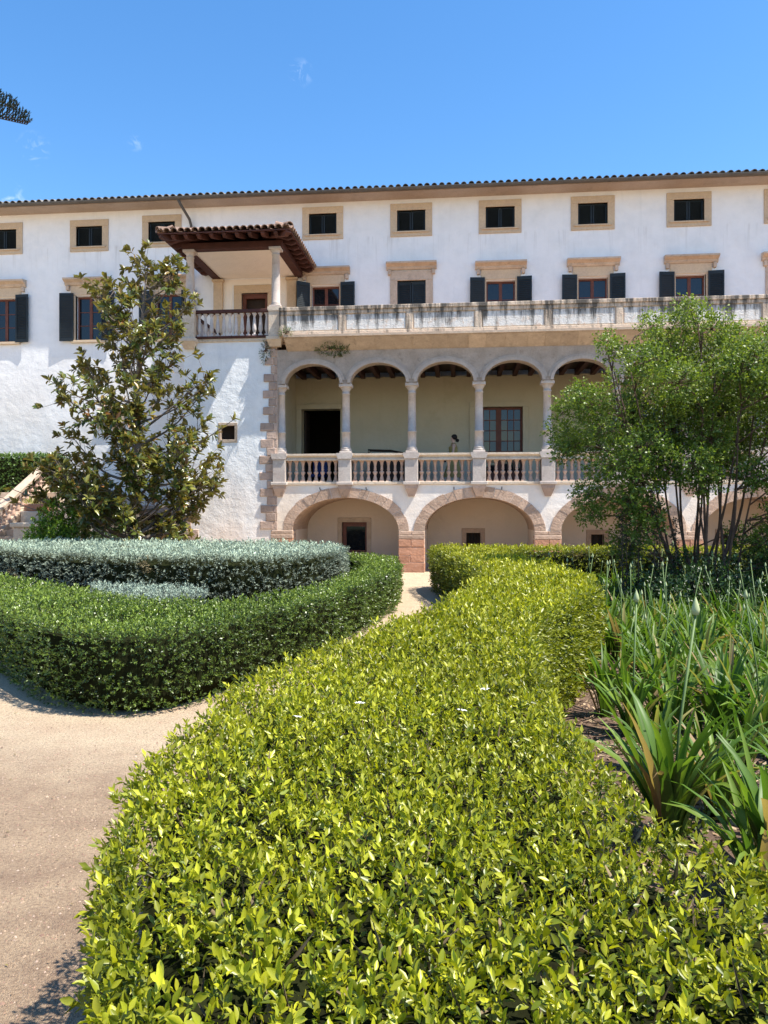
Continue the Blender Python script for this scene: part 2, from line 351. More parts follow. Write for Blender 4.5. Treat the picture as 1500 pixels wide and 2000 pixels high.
def hedge(name, label, poly, h, dens, leaf, wr, c_old, c_new, mat, z0=0.0, near=4.0, far_p=1.0, minp=.22, n=8, shoot=.07, hole=.78,
          side_tone=None, T_near=None, bulge=.10, edge_r=.12, cat='hedge', wild=.35, smooth=8, inset=0.0, hi_d=5.5, cvar=.22, twigs=0, rough=1.0, dead=.8, T_far=T_LO):
    o = catmull(poly, smooth); nr = poly_normals(o); o = o-nr*inset; root = empty(name, (float(o[:, 0].mean()), float(o[:, 1].mean()), z0))
    tag(root, label, cat); loc = np.array(root.location)
    def prof(z):           # outward swell of the clipped face by height
        u = np.clip((z-z0)/h, 0, 1); return bulge*np.sin(np.clip(u*2.2, 0, 1.57))*(u < 1) - bulge*.9
    # solid inner body, near-black to stand for the shade among the twigs
    mb = MB(); ring = []
    zs = [z0+.02, z0+h*.2, z0+h*.6, z0+h-edge_r-.03, z0+h-.105]; ins = [.18, .09, .085, .10, .17]
    for z, i in zip(zs, ins):
        q = o + nr*(prof(np.array([z]))[0]-i); ring.append([(a-loc[0], b-loc[1], z-loc[2]) for a, b in q])
    k = len(o); v = [p for r_ in ring for p in r_]; f = []
    for a in range(len(zs)-1):
        for i in range(k): j = (i+1) % k; f.append((a*k+i, a*k+j, (a+1)*k+j, (a+1)*k+i))
    f.append(tuple((len(zs)-1)*k+i for i in range(k))); mb.add(v, f); core = mb.build('shade_core', M['core'], root)
    # shoots on the top
    lo, hi = o.min(0), o.max(0); cnt = int((hi-lo).prod()*dens)
    P = rng.uniform(lo, hi, (cnt, 2)); P = P[inside(P, o)]
    dist = np.linalg.norm(P-CAM[:2], axis=1); p = np.clip((near/np.maximum(dist, near))**far_p, minp, 1)
    P = P[rng.uniform(size=len(P)) < p]; P = P[(vnoise(P, 9, 3)*.6+vnoise(P, 23, 5)*.5) < hole]
    top = np.column_stack([P, z0+h-.05+vnoise(P, 4, 1)*.018*rough+vnoise(P, 1.3, 6)*.012*rough+rng.normal(0, .014, len(P))])
    deep = rng.uniform(size=len(P)) < .38; top[deep, 2] -= rng.uniform(.02, .075, deep.sum())
    At = np.column_stack([rng.normal(0, wild, (len(P), 2)), np.ones(len(P))])
    # shoots on the sides
    seg = np.linalg.norm(np.roll(o, -1, 0)-o, axis=1); cum = np.cumsum(seg); per = cum[-1]
    m = int(per*h*dens); s = rng.uniform(0, per, m); i = np.searchsorted(cum, s); i = np.minimum(i, k-1)
    t = 1-(cum[i]-s)/seg[i]; j = (i+1) % k; Q = o[i]*(1-t)[:, None]+o[j]*t[:, None]; nn = unit(nr[i]*(1-t)[:, None]+nr[j]*t[:, None])
    z = z0+rng.uniform(.02, h-.02, m)
    dist = np.linalg.norm(Q-CAM[:2], axis=1); p = np.clip((near/np.maximum(dist, near))**far_p, minp, 1)
    vis = ((CAM[:2]-Q)*nn).sum(1) > -.3; p = p*np.where(vis, 1, .35); kp = rng.uniform(size=m) < p
    Q, nn, z = Q[kp], nn[kp], z[kp]
    round_ = np.clip((z-(z0+h-edge_r))/edge_r, 0, 1)
    Q = Q+nn*(prof(z)-.05-round_**2*edge_r*.3+vnoise(np.column_stack([Q, z]), 5, 2)*.022*rough+rng.normal(0, .012, len(Q)))[:, None]
    As = np.column_stack([nn+rng.normal(0, wild*1.3, (len(Q), 2)), .35+round_*.8+rng.normal(0, .45, len(Q))])
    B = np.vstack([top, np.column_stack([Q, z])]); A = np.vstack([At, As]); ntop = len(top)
    side_tone = c_old if side_tone is None else side_tone
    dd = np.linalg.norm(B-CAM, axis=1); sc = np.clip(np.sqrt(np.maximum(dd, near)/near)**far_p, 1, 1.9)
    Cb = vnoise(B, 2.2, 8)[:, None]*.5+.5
    co = np.where(np.arange(len(B))[:, None] < ntop, np.array(c_old), np.array(side_tone))*(.85+.3*Cb)
    cn = np.where(np.arange(len(B))[:, None] < ntop, np.array(c_new), (np.array(side_tone)+np.array(c_new))/2)*(.85+.3*Cb)
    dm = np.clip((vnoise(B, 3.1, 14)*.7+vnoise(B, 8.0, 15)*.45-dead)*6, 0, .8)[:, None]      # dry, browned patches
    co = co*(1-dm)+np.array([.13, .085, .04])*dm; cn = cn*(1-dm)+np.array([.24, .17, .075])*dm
    L = []
    isn = (dd < hi_d) if T_near is not None else np.zeros(len(B), bool)
    for msk, T in ((isn, T_near), (~isn, T_far)):
        if msk.sum(): L.append(sprigs(B[msk], A[msk], n, shoot, leaf, wr, co[msk], cn[msk], T, scale=sc[msk]*rng.uniform(.7, 1.4, msk.sum()), cvar=cvar))
    V, F, C = merge(L); fo = link('foliage', np_mesh('foliage', V-loc, F, C, mat), root); fo['kind'] = 'stuff'
    if twigs:                # bare clipped twig ends between the leaves
        q = rng.permutation(ntop)[:twigs]; d0 = np.linalg.norm(B[q]-CAM, axis=1); q = q[d0 < 7]; m_ = len(q)
        V, F, C = leaves(B[q]-loc-A[q]*.03, A[q]+rng.normal(0, .5, (m_, 3)), rng.normal(size=(m_, 3)), rng.uniform(.05, .10, m_), rng.uniform(.003, .006, m_), np.tile([.20, .15, .09], (m_, 1))*rng.uniform(.5, 1.4, (m_, 1)), T_LO)
        tg = link('twigs', np_mesh('twigs', V, F, C, M['leaf_silver']), root); tg['kind'] = 'stuff'
    return root

# ------------------------------------------------------------------ setting: ground, garden bed
def sheet(name, poly, z, mat):
    mb = MB(); mb.add([(x, y, z) for x, y in poly], [tuple(range(len(poly)))]); o = mb.build(name, mat); o['kind'] = 'structure'; return o
sheet('ground', [(-700, -700), (700, -700), (700, 700), (-700, 700)], 0.0, M['ground'])
sheet('garden_bed', [tuple(p) for p in catmull([(0.2, -20.6), (0.1, -17.0), (0.5, -12), (0.4, -6), (2, -4.6), (14, -4.6), (14, -20.5), (5, -21.0)], 6)], 0.006, M['soil'])
sheet('parterre_soil', [tuple(p) for p in catmull([(-9.5, -9.6), (-6.2, -12.2), (-4.0, -14.2), (-2.8, -14.9), (-2.2, -14.4), (-1.5, -11), (-1.4, -7), (-2.2, -4.2), (-9.5, -3.6)], 6)], 0.006, M['soil'])

# ------------------------------------------------------------------ the villa
villa = tag(empty('villa'), 'long white plastered villa with arcaded stone loggia, stained terrace parapet and dark shutters', 'building')
WY = 2.8            # plane of the main wall; the loggia and porch block stand forward at y = 0
XL, XR = -21.0, 14.0
def wall_face(mb, x0, x1, z0, z1, y, holes, depth, skip=()):
    hs = list(holes)+list(skip)
    xs = sorted({x0, x1, *[h[0] for h in hs], *[h[1] for h in hs]}); zs = sorted({z0, z1, *[h[2] for h in hs], *[h[3] for h in hs]})
    for a, b in zip(xs, xs[1:]):
        for c, d in zip(zs, zs[1:]):
            mx, mz = (a+b)/2, (c+d)/2
            if any(h[0] < mx < h[1] and h[2] < mz < h[3] for h in hs): continue
            mb.add([(a, y, c), (b, y, c), (b, y, d), (a, y, d)], [(0, 1, 2, 3)])
    for (a, b, c, d) in holes:
        q = y+depth
        mb.add([(a,y,c),(b,y,c),(b,y,d),(a,y,d),(a,q,c),(b,q,c),(b,q,d),(a,q,d)], [(0,4,5,1),(1,5,6,2),(2,6,7,3),(3,7,4,0)])
def raw(mb, name, mat, parent, flip_to=None):
    me = bpy.data.meshes.new(name); me.from_pydata(mb.v, [], mb.f); me.materials.append(mat); me.update()
    return link(name, me, parent)

attic = [(-15.27, -.12), (-12.27, -.12), (-9.78, -.06), (-4.42, 0), (-1.57, 0), (1.23, 0), (4.08, 0), (6.97, 0), (9.84, 0), (12.7, 0), (-18.2, -.12)]
upper = [(-15.27, 7.40, 8.88, 'open'), (-12.29, 7.40, 8.88, 'open'), (-9.55, 7.40, 8.88, 'open'), (-4.33, 7.30, 8.98, 'ajar'), (-1.56, 7.30, 9.06, 'shut'),
         (1.25, 7.30, 8.99, 'open'), (4.09, 7.30, 8.99, 'open'), (7.02, 7.30, 8.99, 'open'), (9.9, 7.30, 8.99, 'shut'), (12.75, 7.3, 8.99, 'open'), (-18.2, 7.4, 8.88, 'open')]
holes = [(x-.45, x+.45, 10.63+d, 11.30+d) for x, d in attic] + [(x-.45, x+.45, a, b) for x, a, b, _ in upper]
porch_door = (-7.09, -6.23, 6.70, 8.81)
low_door = (-10.94, -9.49, 0.0, 1.62)
small_left = (-11.85, -11.15, 4.55, 4.98)
mb = MB(); wall_face(mb, XL, XR, 0, 11.66, WY, holes+[porch_door, low_door, small_left], 0.30, skip=[(-5.4, XR, 0, 6.5)])
mb.add([(XL, WY, 0), (XL, 14, 0), (XL, 14, 11.66), (XL, WY, 11.66)], [(0, 1, 2, 3)])
mb.add([(XR, WY, 0), (XR, 14, 0), (XR, 14, 11.66), (XR, WY, 11.66)], [(3, 2, 1, 0)])
mb.add([(XL, 14, 0), (XR, 14, 0), (XR, 14, 11.66), (XL, 14, 11.66)], [(3, 2, 1, 0)])
main_wall = raw(mb, 'main_wall', M['wall'], villa)

# windows: stone surround > sash, panes, shutters, hood
sh = MB(); W_, H_ = .46, 1.0
sh.box(0, .05, -.02, .02, 0, H_); sh.box(W_-.05, W_, -.02, .02, 0, H_); sh.box(.05, W_-.05, -.02, .02, 0, .06); sh.box(.05, W_-.05, -.02, .02, H_-.06, H_)
sh.box(.05, W_-.05, .004, .008, .06, H_-.06)
for k in range(26):
    z = .07+k*.0335
    sh.prism_x([(-.017, z), (-.012, z-.004), (.017, z+.022), (.012, z+.026)], .05, W_-.05)
shut_me = sh.mesh('shutter', M['shutter'])
pane_me = MB(); pane_me.box(0, 1, -.004, .004, 0, 1); pane_me = pane_me.mesh('pane', M['glass'])
def stone_frame(name, x0, x1, z0, z1, ox, oz_top, oz_bot, y, mat, proud=.05, sill=True):
    mb = MB(); f = y-proud; b = y+.10
    mb.cbox(x0-ox, x0, f, b, z0, z1, .008); mb.cbox(x1, x1+ox, f, b, z0, z1, .008)
    mb.cbox(x0-ox, x1+ox, f-.004, b, z1, z1+oz_top, .008)
    if oz_bot: mb.cbox(x0-ox, x1+ox, f-.006, b, z0-oz_bot, z0, .008)
    if sill: mb.cbox(x0-ox*.6, x1+ox*.6, f-.05, f, z0-.05, z0-.005, .006)
    return mb.build(name, mat, villa)
def sash(parent, x0, x1, z0, z1, y, rows):
    mb = MB(); xm = (x0+x1)/2
    for a, b in ((x0, x0+.05), (xm-.05, xm+.05), (x1-.05, x1)): mb.box(a, b, y, y+.05, z0, z1)
    for a, b in ((x0+.05, xm-.05), (xm+.05, x1-.05)):
        mb.box(a, b, y, y+.05, z0, z0+.07); mb.box(a, b, y, y+.05, z1-.06, z1)
        for k in range(1, rows): z = z0+.07+(z1-z0-.13)*k/rows; mb.box(a, b, y+.01, y+.04, z-.012, z+.012)
    mb.build('sash', M['sash'], parent)
    for a, b in ((x0+.05, xm-.05), (xm+.05, x1-.05)):
        for k in range(rows):
            za = z0+.07+(z1-z0-.13)*k/rows; zb = z0+.07+(z1-z0-.13)*(k+1)/rows
            link('pane', pane_me, parent, loc=(a, y+.03, za), scale=(b-a, 1, zb-za), rot=(rnd.uniform(-.006, .006), 0, rnd.uniform(-.01, .01)))
for x, d in attic:
    w = stone_frame('attic_window', x-.45, x+.45, 10.63+d, 11.30+d, .215, .215, .165, WY, M['tan'], proud=.035)
    for q in (0, 1):
        link('shutter', shut_me, w, loc=(x-.44+q*.45, WY+.10, 10.64+d), scale=(.43/.46, 1, .655))
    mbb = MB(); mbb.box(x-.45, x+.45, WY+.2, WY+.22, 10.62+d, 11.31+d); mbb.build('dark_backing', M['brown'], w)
for x, z0, z1, kind in upper:
    if kind == 'shut': w = stone_frame('window', x-.45, x+.45, z0, z1, .23, .30, .10, WY, M['tan2'], sill=False)
    else:
        mb = MB(); mb.cbox(x-.62, x+.62, WY-.035, WY+.1, z1+.02, z1+.34, .008); mb.cbox(x-.52, x-.45, WY-.03, WY+.1, z0, z1+.018, .005); mb.cbox(x+.45, x+.52, WY-.03, WY+.1, z0, z1+.018, .005)
        mb.cbox(x-.60, x+.60, WY-.09, WY+.1, z0-.09, z0-.004, .008); w = mb.build('window', M['tan'], villa)
    mb = MB(); zt = z1+.34; hw = .80                                              # moulded hood
    mb.prism_x([(WY-.06, zt), (WY-.10, zt+.05), (WY-.10, zt+.09), (WY-.22, zt+.15), (WY-.25, zt+.16), (WY-.25, zt+.215), (WY+.02, zt+.25), (WY+.02, zt)], x-hw, x+hw)
    for s in (-1, 1): mb.cbox(x+s*.70-.05, x+s*.70+.05, WY-.11, WY+.02, zt-.16, zt-.002, .012)
    mb.build('hood', M['tan2'], w)
    if kind == 'shut':
        for q in (0, 1): link('shutter', shut_me, w, loc=(x-.44+q*.45, WY+.06, z0+.01), scale=(.43/.46, 1, z1-z0-.02))
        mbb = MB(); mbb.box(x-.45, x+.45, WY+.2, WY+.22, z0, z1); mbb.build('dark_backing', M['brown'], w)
    else:
        sash(w, x-.45, x+.45, z0, z1, WY+.16, 3)
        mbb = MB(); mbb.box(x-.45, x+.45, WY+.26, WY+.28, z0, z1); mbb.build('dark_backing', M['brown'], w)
        a1, a2 = (math.radians(6), math.radians(-5)) if kind == 'open' else (math.radians(38), math.radians(-4))
        link('shutter', shut_me, w, loc=(x-.50, WY-.075, z0-.03), rot=(0, 0, math.pi+a1), scale=(1, 1, z1-z0+.11))
        if kind == 'open' and x < -9: link('shutter', shut_me, w, loc=(x+.46, WY-.075, z0-.03), rot=(0, 0, a2), scale=(1, 1, z1-z0+.11))
        else: link('shutter', shut_me, w, loc=(x+.50, WY-.075, z0-.03), rot=(0, 0, a2), scale=(1, 1, z1-z0+.11))
w = stone_frame('cellar_window', small_left[0], small_left[1], small_left[2], small_left[3], .12, .16, .1, WY, M['tan2'])
mbb = MB(); mbb.box(small_left[0], small_left[1], WY+.25, WY+.27, small_left[2], small_left[3]); mbb.build('dark_backing', M['brown'], w)
mb = MB()
for k in range(6):
    e = .12*(k % 2); mb.cbox(low_door[0]-.36-e, low_door[0], WY-.03, WY+.2, k*.27+.005, k*.27+.265, .012, .006); mb.cbox(low_door[1], low_door[1]+.36+e, WY-.03, WY+.2, k*.27+.005, k*.27+.265, .012, .006)
mb.cbox(low_door[0]-.4, low_door[1]+.4, WY-.03, WY+.2, 1.63, 1.92, .012)
ld = mb.build('cellar_door', M['pink'], villa)
mbb = MB(); mbb.box(low_door[0], low_door[1], WY+.26, WY+.29, 0, 1.62); mbb.build('dark_door_panel', M['brown'], ld)  # dark sheet painting the unlit inside of the doorway

# roof: eaves, gutter, tiles
EZ = 11.66
mb = MB(); mb.prism_x([(WY+.02, EZ-.006), (WY-.12, EZ-.003), (WY-.62, EZ), (WY-.62, EZ+.05), (WY+.02, EZ+.10)], XL-.3, XR+.3)
mb.build('eaves', M['soffit'], villa)
mb = MB(); ga = [(WY-.70-.075*math.cos(a), EZ+.075-.075*math.sin(a)) for a in np.linspace(0, math.pi, 9)]
mb.prism_x(ga+[(WY-.64, EZ+.085), (WY-.76, EZ+.085)], XL-.3, XR+.3); mb.build('gutter', M['gutter'], villa)
roof = MB(); ry0, rz0, sl = WY-.66, EZ+.07, .30
roof.add([(XL-.3, ry0, rz0), (XR+.3, ry0, rz0), (XR+.3, 8.4, rz0+sl*(8.4-ry0)), (XL-.3, 8.4, rz0+sl*(8.4-ry0)), (XR+.3, 14.6, rz0), (XL-.3, 14.6, rz0)],
         [(0, 1, 2, 3), (3, 2, 4, 5)]); roof = raw(roof, 'roof', M['tile'], villa)
def tile_mesh(name, L, r0, r1, mat, th=.016, seg=7):
    mb = MB(); A = np.linspace(0, math.pi, seg); v = []
    for (y, r) in ((0, r0), (L, r1)):
        for rr in (r, r-th): v += [(rr*math.cos(a), y, rr*math.sin(a)) for a in A]
    f = []; q = seg
    for i in range(q-1):
        f += [(i, i+1, 2*q+i+1, 2*q+i), (q+i, 3*q+i, 3*q+i+1, q+i+1), (i, q+i, q+i+1, i+1), (2*q+i, 2*q+i+1, 3*q+i+1, 3*q+i)]
    f += [(0, 2*q, 3*q, q), (q-1, 2*q-1, 4*q-1, 3*q-1)]
    mb.add(v, f, False); return mb.mesh(name, mat)
tile_me = tile_mesh('roof_tile', .46, .092, .075, M['tile'])
ang = math.atan(sl); n_t = 158; sp = (XR-XL+.5)/n_t
for i in range(n_t):
    x = XL-.25+i*sp
    link('roof_tile', tile_me, roof, loc=(x+rnd.uniform(-.008, .008), ry0-.07+rnd.uniform(-.012, .012), rz0+.012), rot=(ang+rnd.uniform(-.02, .02), rnd.uniform(-.04, .04), rnd.uniform(-.03, .03)))
up = MB()                                                    # the courses further up the slope
for i in range(n_t):
    x = XL-.25+i*sp
    for k in range(1, 4):
        for a0, a1 in zip(np.linspace(0, math.pi, 5), np.linspace(0, math.pi, 5)[1:]):
            y0 = ry0-.07+k*.40; y1 = y0+.46
            up.add([(x+.09*math.cos(a0), y0, rz0+sl*(y0-ry0)+.03+.09*math.sin(a0)), (x+.09*math.cos(a1), y0, rz0+sl*(y0-ry0)+.03+.09*math.sin(a1)),
                    (x+.075*math.cos(a1), y1, rz0+sl*(y1-ry0)+.03+.075*math.sin(a1)), (x+.075*math.cos(a0), y1, rz0+sl*(y1-ry0)+.03+.075*math.sin(a0))], [(0, 1, 2, 3)])
up = raw(up, 'upper_tiles', M['tile'], roof); up['kind'] = 'stuff'
mb = MB(); mb.tube([(-8.98, WY-.68, EZ+.03), (-8.92, WY-.62, EZ-.12), (-8.80, WY-.12, EZ-.42), (-8.76, WY-.07, EZ-.62), (-8.76, WY-.07, 0.3)], .045, 8)
for z in (4, 6, 8, 10): mb.lathe([(.06, 0), (.06, .05)], 8, (-8.76, WY-.07, z))
mb.build('drain_pipe', M['gutter'], villa)

# --- projecting block below the porch
BX0, BX1 = -8.0, -5.30
sw = (-6.96, -6.42, 3.72, 4.26)
mb = MB(); wall_face(mb, BX0, BX1, 0, 6.62, 0.0, [sw], .35)
mb.add([(BX0, 0, 0), (BX0, WY, 0), (BX0, WY, 6.62), (BX0, 0, 6.62)], [(0, 3, 2, 1)])
block = raw(mb, 'porch_block_wall', M['block'], villa)
w = stone_frame('small_window', sw[0]+.07, sw[1]-.07, sw[2]+.07, sw[3]-.07, .085, .085, .085, 0, M['tan2'], proud=.012, sill=False)
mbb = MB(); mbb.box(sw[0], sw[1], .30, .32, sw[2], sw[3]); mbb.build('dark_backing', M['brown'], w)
for k in range(5):
    e = .22*(k % 2); mb = MB(); mb.cbox(-8.33, -7.78+e, -.022, .4, k*.30+.004, k*.30+.296, .014, .008); mb.build('quoin', M['pink'], block)
# terrace floor over loggia and block
mb = MB(); mb.box(BX0+.01, XR, .015, WY-.004, 6.50, 6.655); mb.build('terrace_floor', M['floor'], villa)
mb = MB(); mb.cbox(BX0-.06, -5.12, -.045, .1, 6.60, 6.70, .015); ledge = mb.build('porch_ledge', M['rail'], villa)

# --- arcade geometry
PITCH, X0 = 1.89, -5.16
KX = [X0+PITCH*k for k in range(10)]
XE = KX[9]
def ell(a, b, n): return [(-a*math.cos(t), b*math.sin(t)) for t in np.linspace(0, math.pi, n)]
def arch_wall(mb, x0, x1, z1, arches, y):
    """front face with arched openings; arches = (xc, half, rise, spring); outside the arches the face runs down to zb"""
    pass
# lower arcade
SPR, LA, LB, RT = 1.18, 1.525, .93, .285
LC = [KX[1], KX[3], KX[5], KX[7], KX[9]]
lower = MB(); ZT = 2.47
def lower_front(y):
    edges = [-5.30]
    for c in LC: edges += [c-LA-.0, c+LA]
    for i in range(0, len(edges), 2):
        a = edges[i]; b = edges[i+1] if i+1 < len(edges) else XR
        lower.add([(a, y, 0), (b, y, 0), (b, y, ZT), (a, y, ZT)], [(0, 1, 2, 3)])
    for c in LC:
        e = ell(LA, LB, 29)
        for p, q in zip(e, e[1:]):
            lower.add([(c+p[0], y, SPR+p[1]), (c+q[0], y, SPR+q[1]), (c+q[0], y, ZT), (c+p[0], y, ZT)], [(0, 1, 2, 3)])
lower_front(0.0); arcade_low = raw(lower, 'lower_arcade_wall', M['spandrel'], villa)
IY = 2.2
vault = MB()
for c in LC:
    e = ell(LA, LB, 29)
    for p, q in zip(e, e[1:]):
        vault.add([(c+p[0], 0.44, SPR+p[1]), (c+q[0], 0.44, SPR+q[1]), (c+q[0], IY, SPR+q[1]), (c+p[0], IY, SPR+p[1])], [(0, 3, 2, 1)])
    for s in (-1, 1):
        jamb = MB(); jamb.add([(c+s*LA, .0, 0), (c+s*LA, IY, 0), (c+s*LA, IY, SPR), (c+s*LA, 0, SPR)], [(0, 1, 2, 3)]); raw(jamb, 'arcade_jamb', M['arcade_in'], arcade_low)
raw(vault, 'arcade_vault', M['vous'], villa)
lw = [(-3.70, -2.92, .44, 1.38), (.17, .60, .35, 1.06), (3.93, 4.31, .35, 1.02), (7.7, 8.1, .35, 1.05)]
mb = MB(); wall_face(mb, -5.3, XR, 0, ZT, IY, lw, .3); back_low = raw(mb, 'arcade_back_wall', M['arcade_in'], villa)
for i, (a, b, c, d) in enumerate(lw):
    w = stone_frame('arcade_window', a, b, c, d, .14, .14, .12, IY, M['vous'] if i else M['tan2'], proud=.03, sill=False)
    if i == 0:
        mb = MB(); mb.box(a, a+.12, IY+.12, IY+.2, c, d); mb.box(b-.06, b, IY+.12, IY+.2, c, d); mb.box(a+.12, b-.06, IY+.12, IY+.2, c, c+.06); mb.box(a+.12, b-.06, IY+.12, IY+.2, d-.13, d); mb.build('sash', M['sash'], w)
        link('pane', pane_me, w, loc=(a+.12, IY+.17, c+.06), scale=(b-a-.18, 1, d-c-.19))
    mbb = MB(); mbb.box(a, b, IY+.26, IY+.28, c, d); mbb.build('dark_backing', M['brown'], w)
    if i:
        mbb = MB()
        for k in range(1, 4): mbb.tube([(a+(b-a)*k/4, IY+.1, c), (a+(b-a)*k/4, IY+.1, d)], .012, 6)
        mbb.build('iron_bars', M['iron'], w)
# voussoirs: each arch stone is a piece
for c in LC:
    nv = 19; th = np.linspace(0, math.pi, nv+1)
    for k in range(nv):
        t0, t1 = th[k]+.004, th[k+1]-.004; r = RT+rnd.uniform(-.02, .02)
        poly = []
        for t in (t0, (t0+t1)/2, t1): poly.append((c-LA*math.cos(t), SPR+LB*math.sin(t)))
        for t in (t1, (t0+t1)/2, t0): poly.append((c-(LA+r)*math.cos(t), SPR+(LB+r)*math.sin(t)))
        mb = MB(); mb.prism(poly, -.018+rnd.uniform(-.010, .010), .44+.002*k); mb.build('voussoir', M['vous'], arcade_low)
    for k, s in ((0, -1), (1, 1)):                       # iron pegs with their long shadows
        x = c+s*(.62 if s > 0 else .70); mb = MB(); mb.tube([(x, 0.02, 2.33), (x, -.16, 2.36), (x, -.17, 2.40)], .014, 6); mb.build('iron_peg', M['iron'], arcade_low)
# piers of red stone courses
for i, xc in enumerate([-4.985, KX[2], KX[4], KX[6], KX[8]]):
    x0, x1 = (-5.42, KX[1]-LA+.012) if i == 0 else (xc-.365, xc+.365)
    z = 0.0; hs = [.28, .20, .24, .22, .12, .115]
    for k, hh in enumerate(hs):
        mb = MB(); m_ = M['red'] if k < 4 else M['vous']
        if k % 2 and i != 0:
            xm = x0+(x1-x0)*rnd.uniform(.4, .6)
            mb.cbox(x0, xm-.003, -.022-rnd.uniform(0, .012), .45, z+.003, z+hh-.003, .014, .004); mb.build('pier_stone', m_, arcade_low)
            mb = MB(); mb.cbox(xm+.003, x1, -.022-rnd.uniform(0, .012), .45, z+.003, z+hh-.003, .014, .004); mb.build('pier_stone', m_, arcade_low)
        else:
            mb.cbox(x0-rnd.uniform(0, .006), x1+rnd.uniform(0, .006), -.022-rnd.uniform(0, .012), .45, z+.003, z+hh-.003, .014, .004); mb.build('pier_stone', m_, arcade_low)
        z += hh

# loggia: floor, ceiling, inner walls
LY = 2.9; LZ = 2.46; CZ = 6.03
mb = MB(); mb.box(-5.28, XR, .03, LY, LZ-.10, LZ-.012); mb.build('loggia_floor', M['floor'], villa)
d1 = (-5.13, -3.86, LZ, 5.02); d2 = (.45, 1.94, LZ, 5.02); d3 = (5.6, 7.1, LZ, 5.02)
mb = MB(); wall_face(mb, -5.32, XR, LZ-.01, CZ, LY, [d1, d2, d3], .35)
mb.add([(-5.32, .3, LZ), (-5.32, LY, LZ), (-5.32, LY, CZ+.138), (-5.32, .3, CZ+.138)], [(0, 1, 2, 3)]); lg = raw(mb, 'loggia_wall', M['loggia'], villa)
mb = MB(); mb.box(-5.32, XR, .38, LY, CZ+.14, CZ+.2); cl = mb.build('loggia_ceiling', M['brown'], villa)
for k in range(40):
    x = -5.1+k*.48
    if x > XR: break
    mb = MB(); mb.box(x, x+.13, .41, LY-.004, CZ-.05, CZ+.138); mb.build('beam', M['wood'], cl)
for i, d in enumerate((d1, d2, d3)):
    dw = stone_frame('loggia_door', d[0], d[1], d[2], d[3], .17, .17, 0, LY, M['loggia'], proud=.05, sill=False)
    if i == 0:
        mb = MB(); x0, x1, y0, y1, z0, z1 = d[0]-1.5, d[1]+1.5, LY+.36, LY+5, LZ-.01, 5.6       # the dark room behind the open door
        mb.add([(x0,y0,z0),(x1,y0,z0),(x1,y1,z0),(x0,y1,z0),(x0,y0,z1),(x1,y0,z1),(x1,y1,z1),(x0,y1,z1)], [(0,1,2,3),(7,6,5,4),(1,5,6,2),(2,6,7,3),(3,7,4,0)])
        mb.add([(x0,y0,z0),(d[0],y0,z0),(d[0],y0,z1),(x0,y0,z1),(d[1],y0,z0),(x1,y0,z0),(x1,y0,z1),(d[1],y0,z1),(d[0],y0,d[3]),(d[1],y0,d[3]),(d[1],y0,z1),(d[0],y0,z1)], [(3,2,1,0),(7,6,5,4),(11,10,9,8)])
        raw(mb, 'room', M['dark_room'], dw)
        mb = MB(); mb.box(d[0]+.02, d[0]+.07, LY+.36, LY+1.0, LZ, d[3]-.02); mb.build('dark_door_panel', M['brown'], dw)
    else:
        mb = MB(); xm = (d[0]+d[1])/2; y = LY+.16
        for a, b in ((d[0], d[0]+.07), (xm-.085, xm+.085), (d[1]-.07, d[1])): mb.box(a, b, y, y+.06, LZ, d[3])
        for a, b in ((d[0]+.07, xm-.085), (xm+.085, d[1]-.07)):
            mb.box(a, b, y, y+.06, LZ, LZ+.5); mb.box(a, b, y, y+.06, d[3]-.07, d[3])
            for r in range(1, 6): z = LZ+.5+(d[3]-LZ-.57)*r/6; mb.box(a, b, y+.015, y+.045, z-.014, z+.014)
            for r in range(1, 3): x = a+(b-a)*r/3; mb.box(x-.013, x+.013, y+.012, y+.048, LZ+.5, d[3]-.07)
        mb.build('sash', M['sash'], dw)
        for a, b in ((d[0]+.07, xm-.085), (xm+.085, d[1]-.07)):
            for r in range(6):
                for q in range(3):
                    za = LZ+.5+(d[3]-LZ-.57)*r/6; zb = LZ+.5+(d[3]-LZ-.57)*(r+1)/6
                    link('pane', pane_me, dw, loc=(a+(b-a)*q/3, y+.03, za), scale=((b-a)/3, 1, zb-za), rot=(rnd.uniform(-.02, .02), 0, rnd.uniform(-.02, .02)))
        mb = MB(); mb.box(d[0], d[1], y+.12, y+.14, LZ, d[3]); mb.build('dark_backing', M['brown'], dw)
# upper arcade wall
USP, UH, UR, UT = 5.36, .805, .57, 6.34
upw = MB()
for (y, fl) in ((0.0, 1), (.40, 0)):
    for k in range(9):
        c = (KX[k]+KX[k+1])/2; e = [(c+p, USP+q) for p, q in ell(UH, UR, 25)]
        L_ = [(KX[k] if k else -5.30, USP)]+e+[(KX[k+1], USP)]
        for p, q in zip(L_, L_[1:]):
            upw.add([(p[0], y, p[1]), (q[0], y, q[1]), (q[0], y, UT), (p[0], y, UT)], [(0, 1, 2, 3) if fl else (3, 2, 1, 0)])
        if fl:
            for p, q in zip(e, e[1:]): upw.add([(p[0], 0, p[1]), (q[0], 0, q[1]), (q[0], .4, q[1]), (p[0], .4, p[1])], [(0, 3, 2, 1)])
            for p, q in ((L_[0], L_[1]), (L_[-2], L_[-1])): upw.add([(p[0], 0, USP), (q[0], 0, USP), (q[0], .4, USP), (p[0], .4, USP)], [(0, 3, 2, 1)])
upw.box(-5.31, KX[0]-.06, .003, .397, ZT, USP-.003)                     # solid jamb at the corner
upw.box(XE, XR, .0, .40, ZT, UT)
arcade_up = raw(upw, 'arcade_wall', M['grey_stone'], villa)
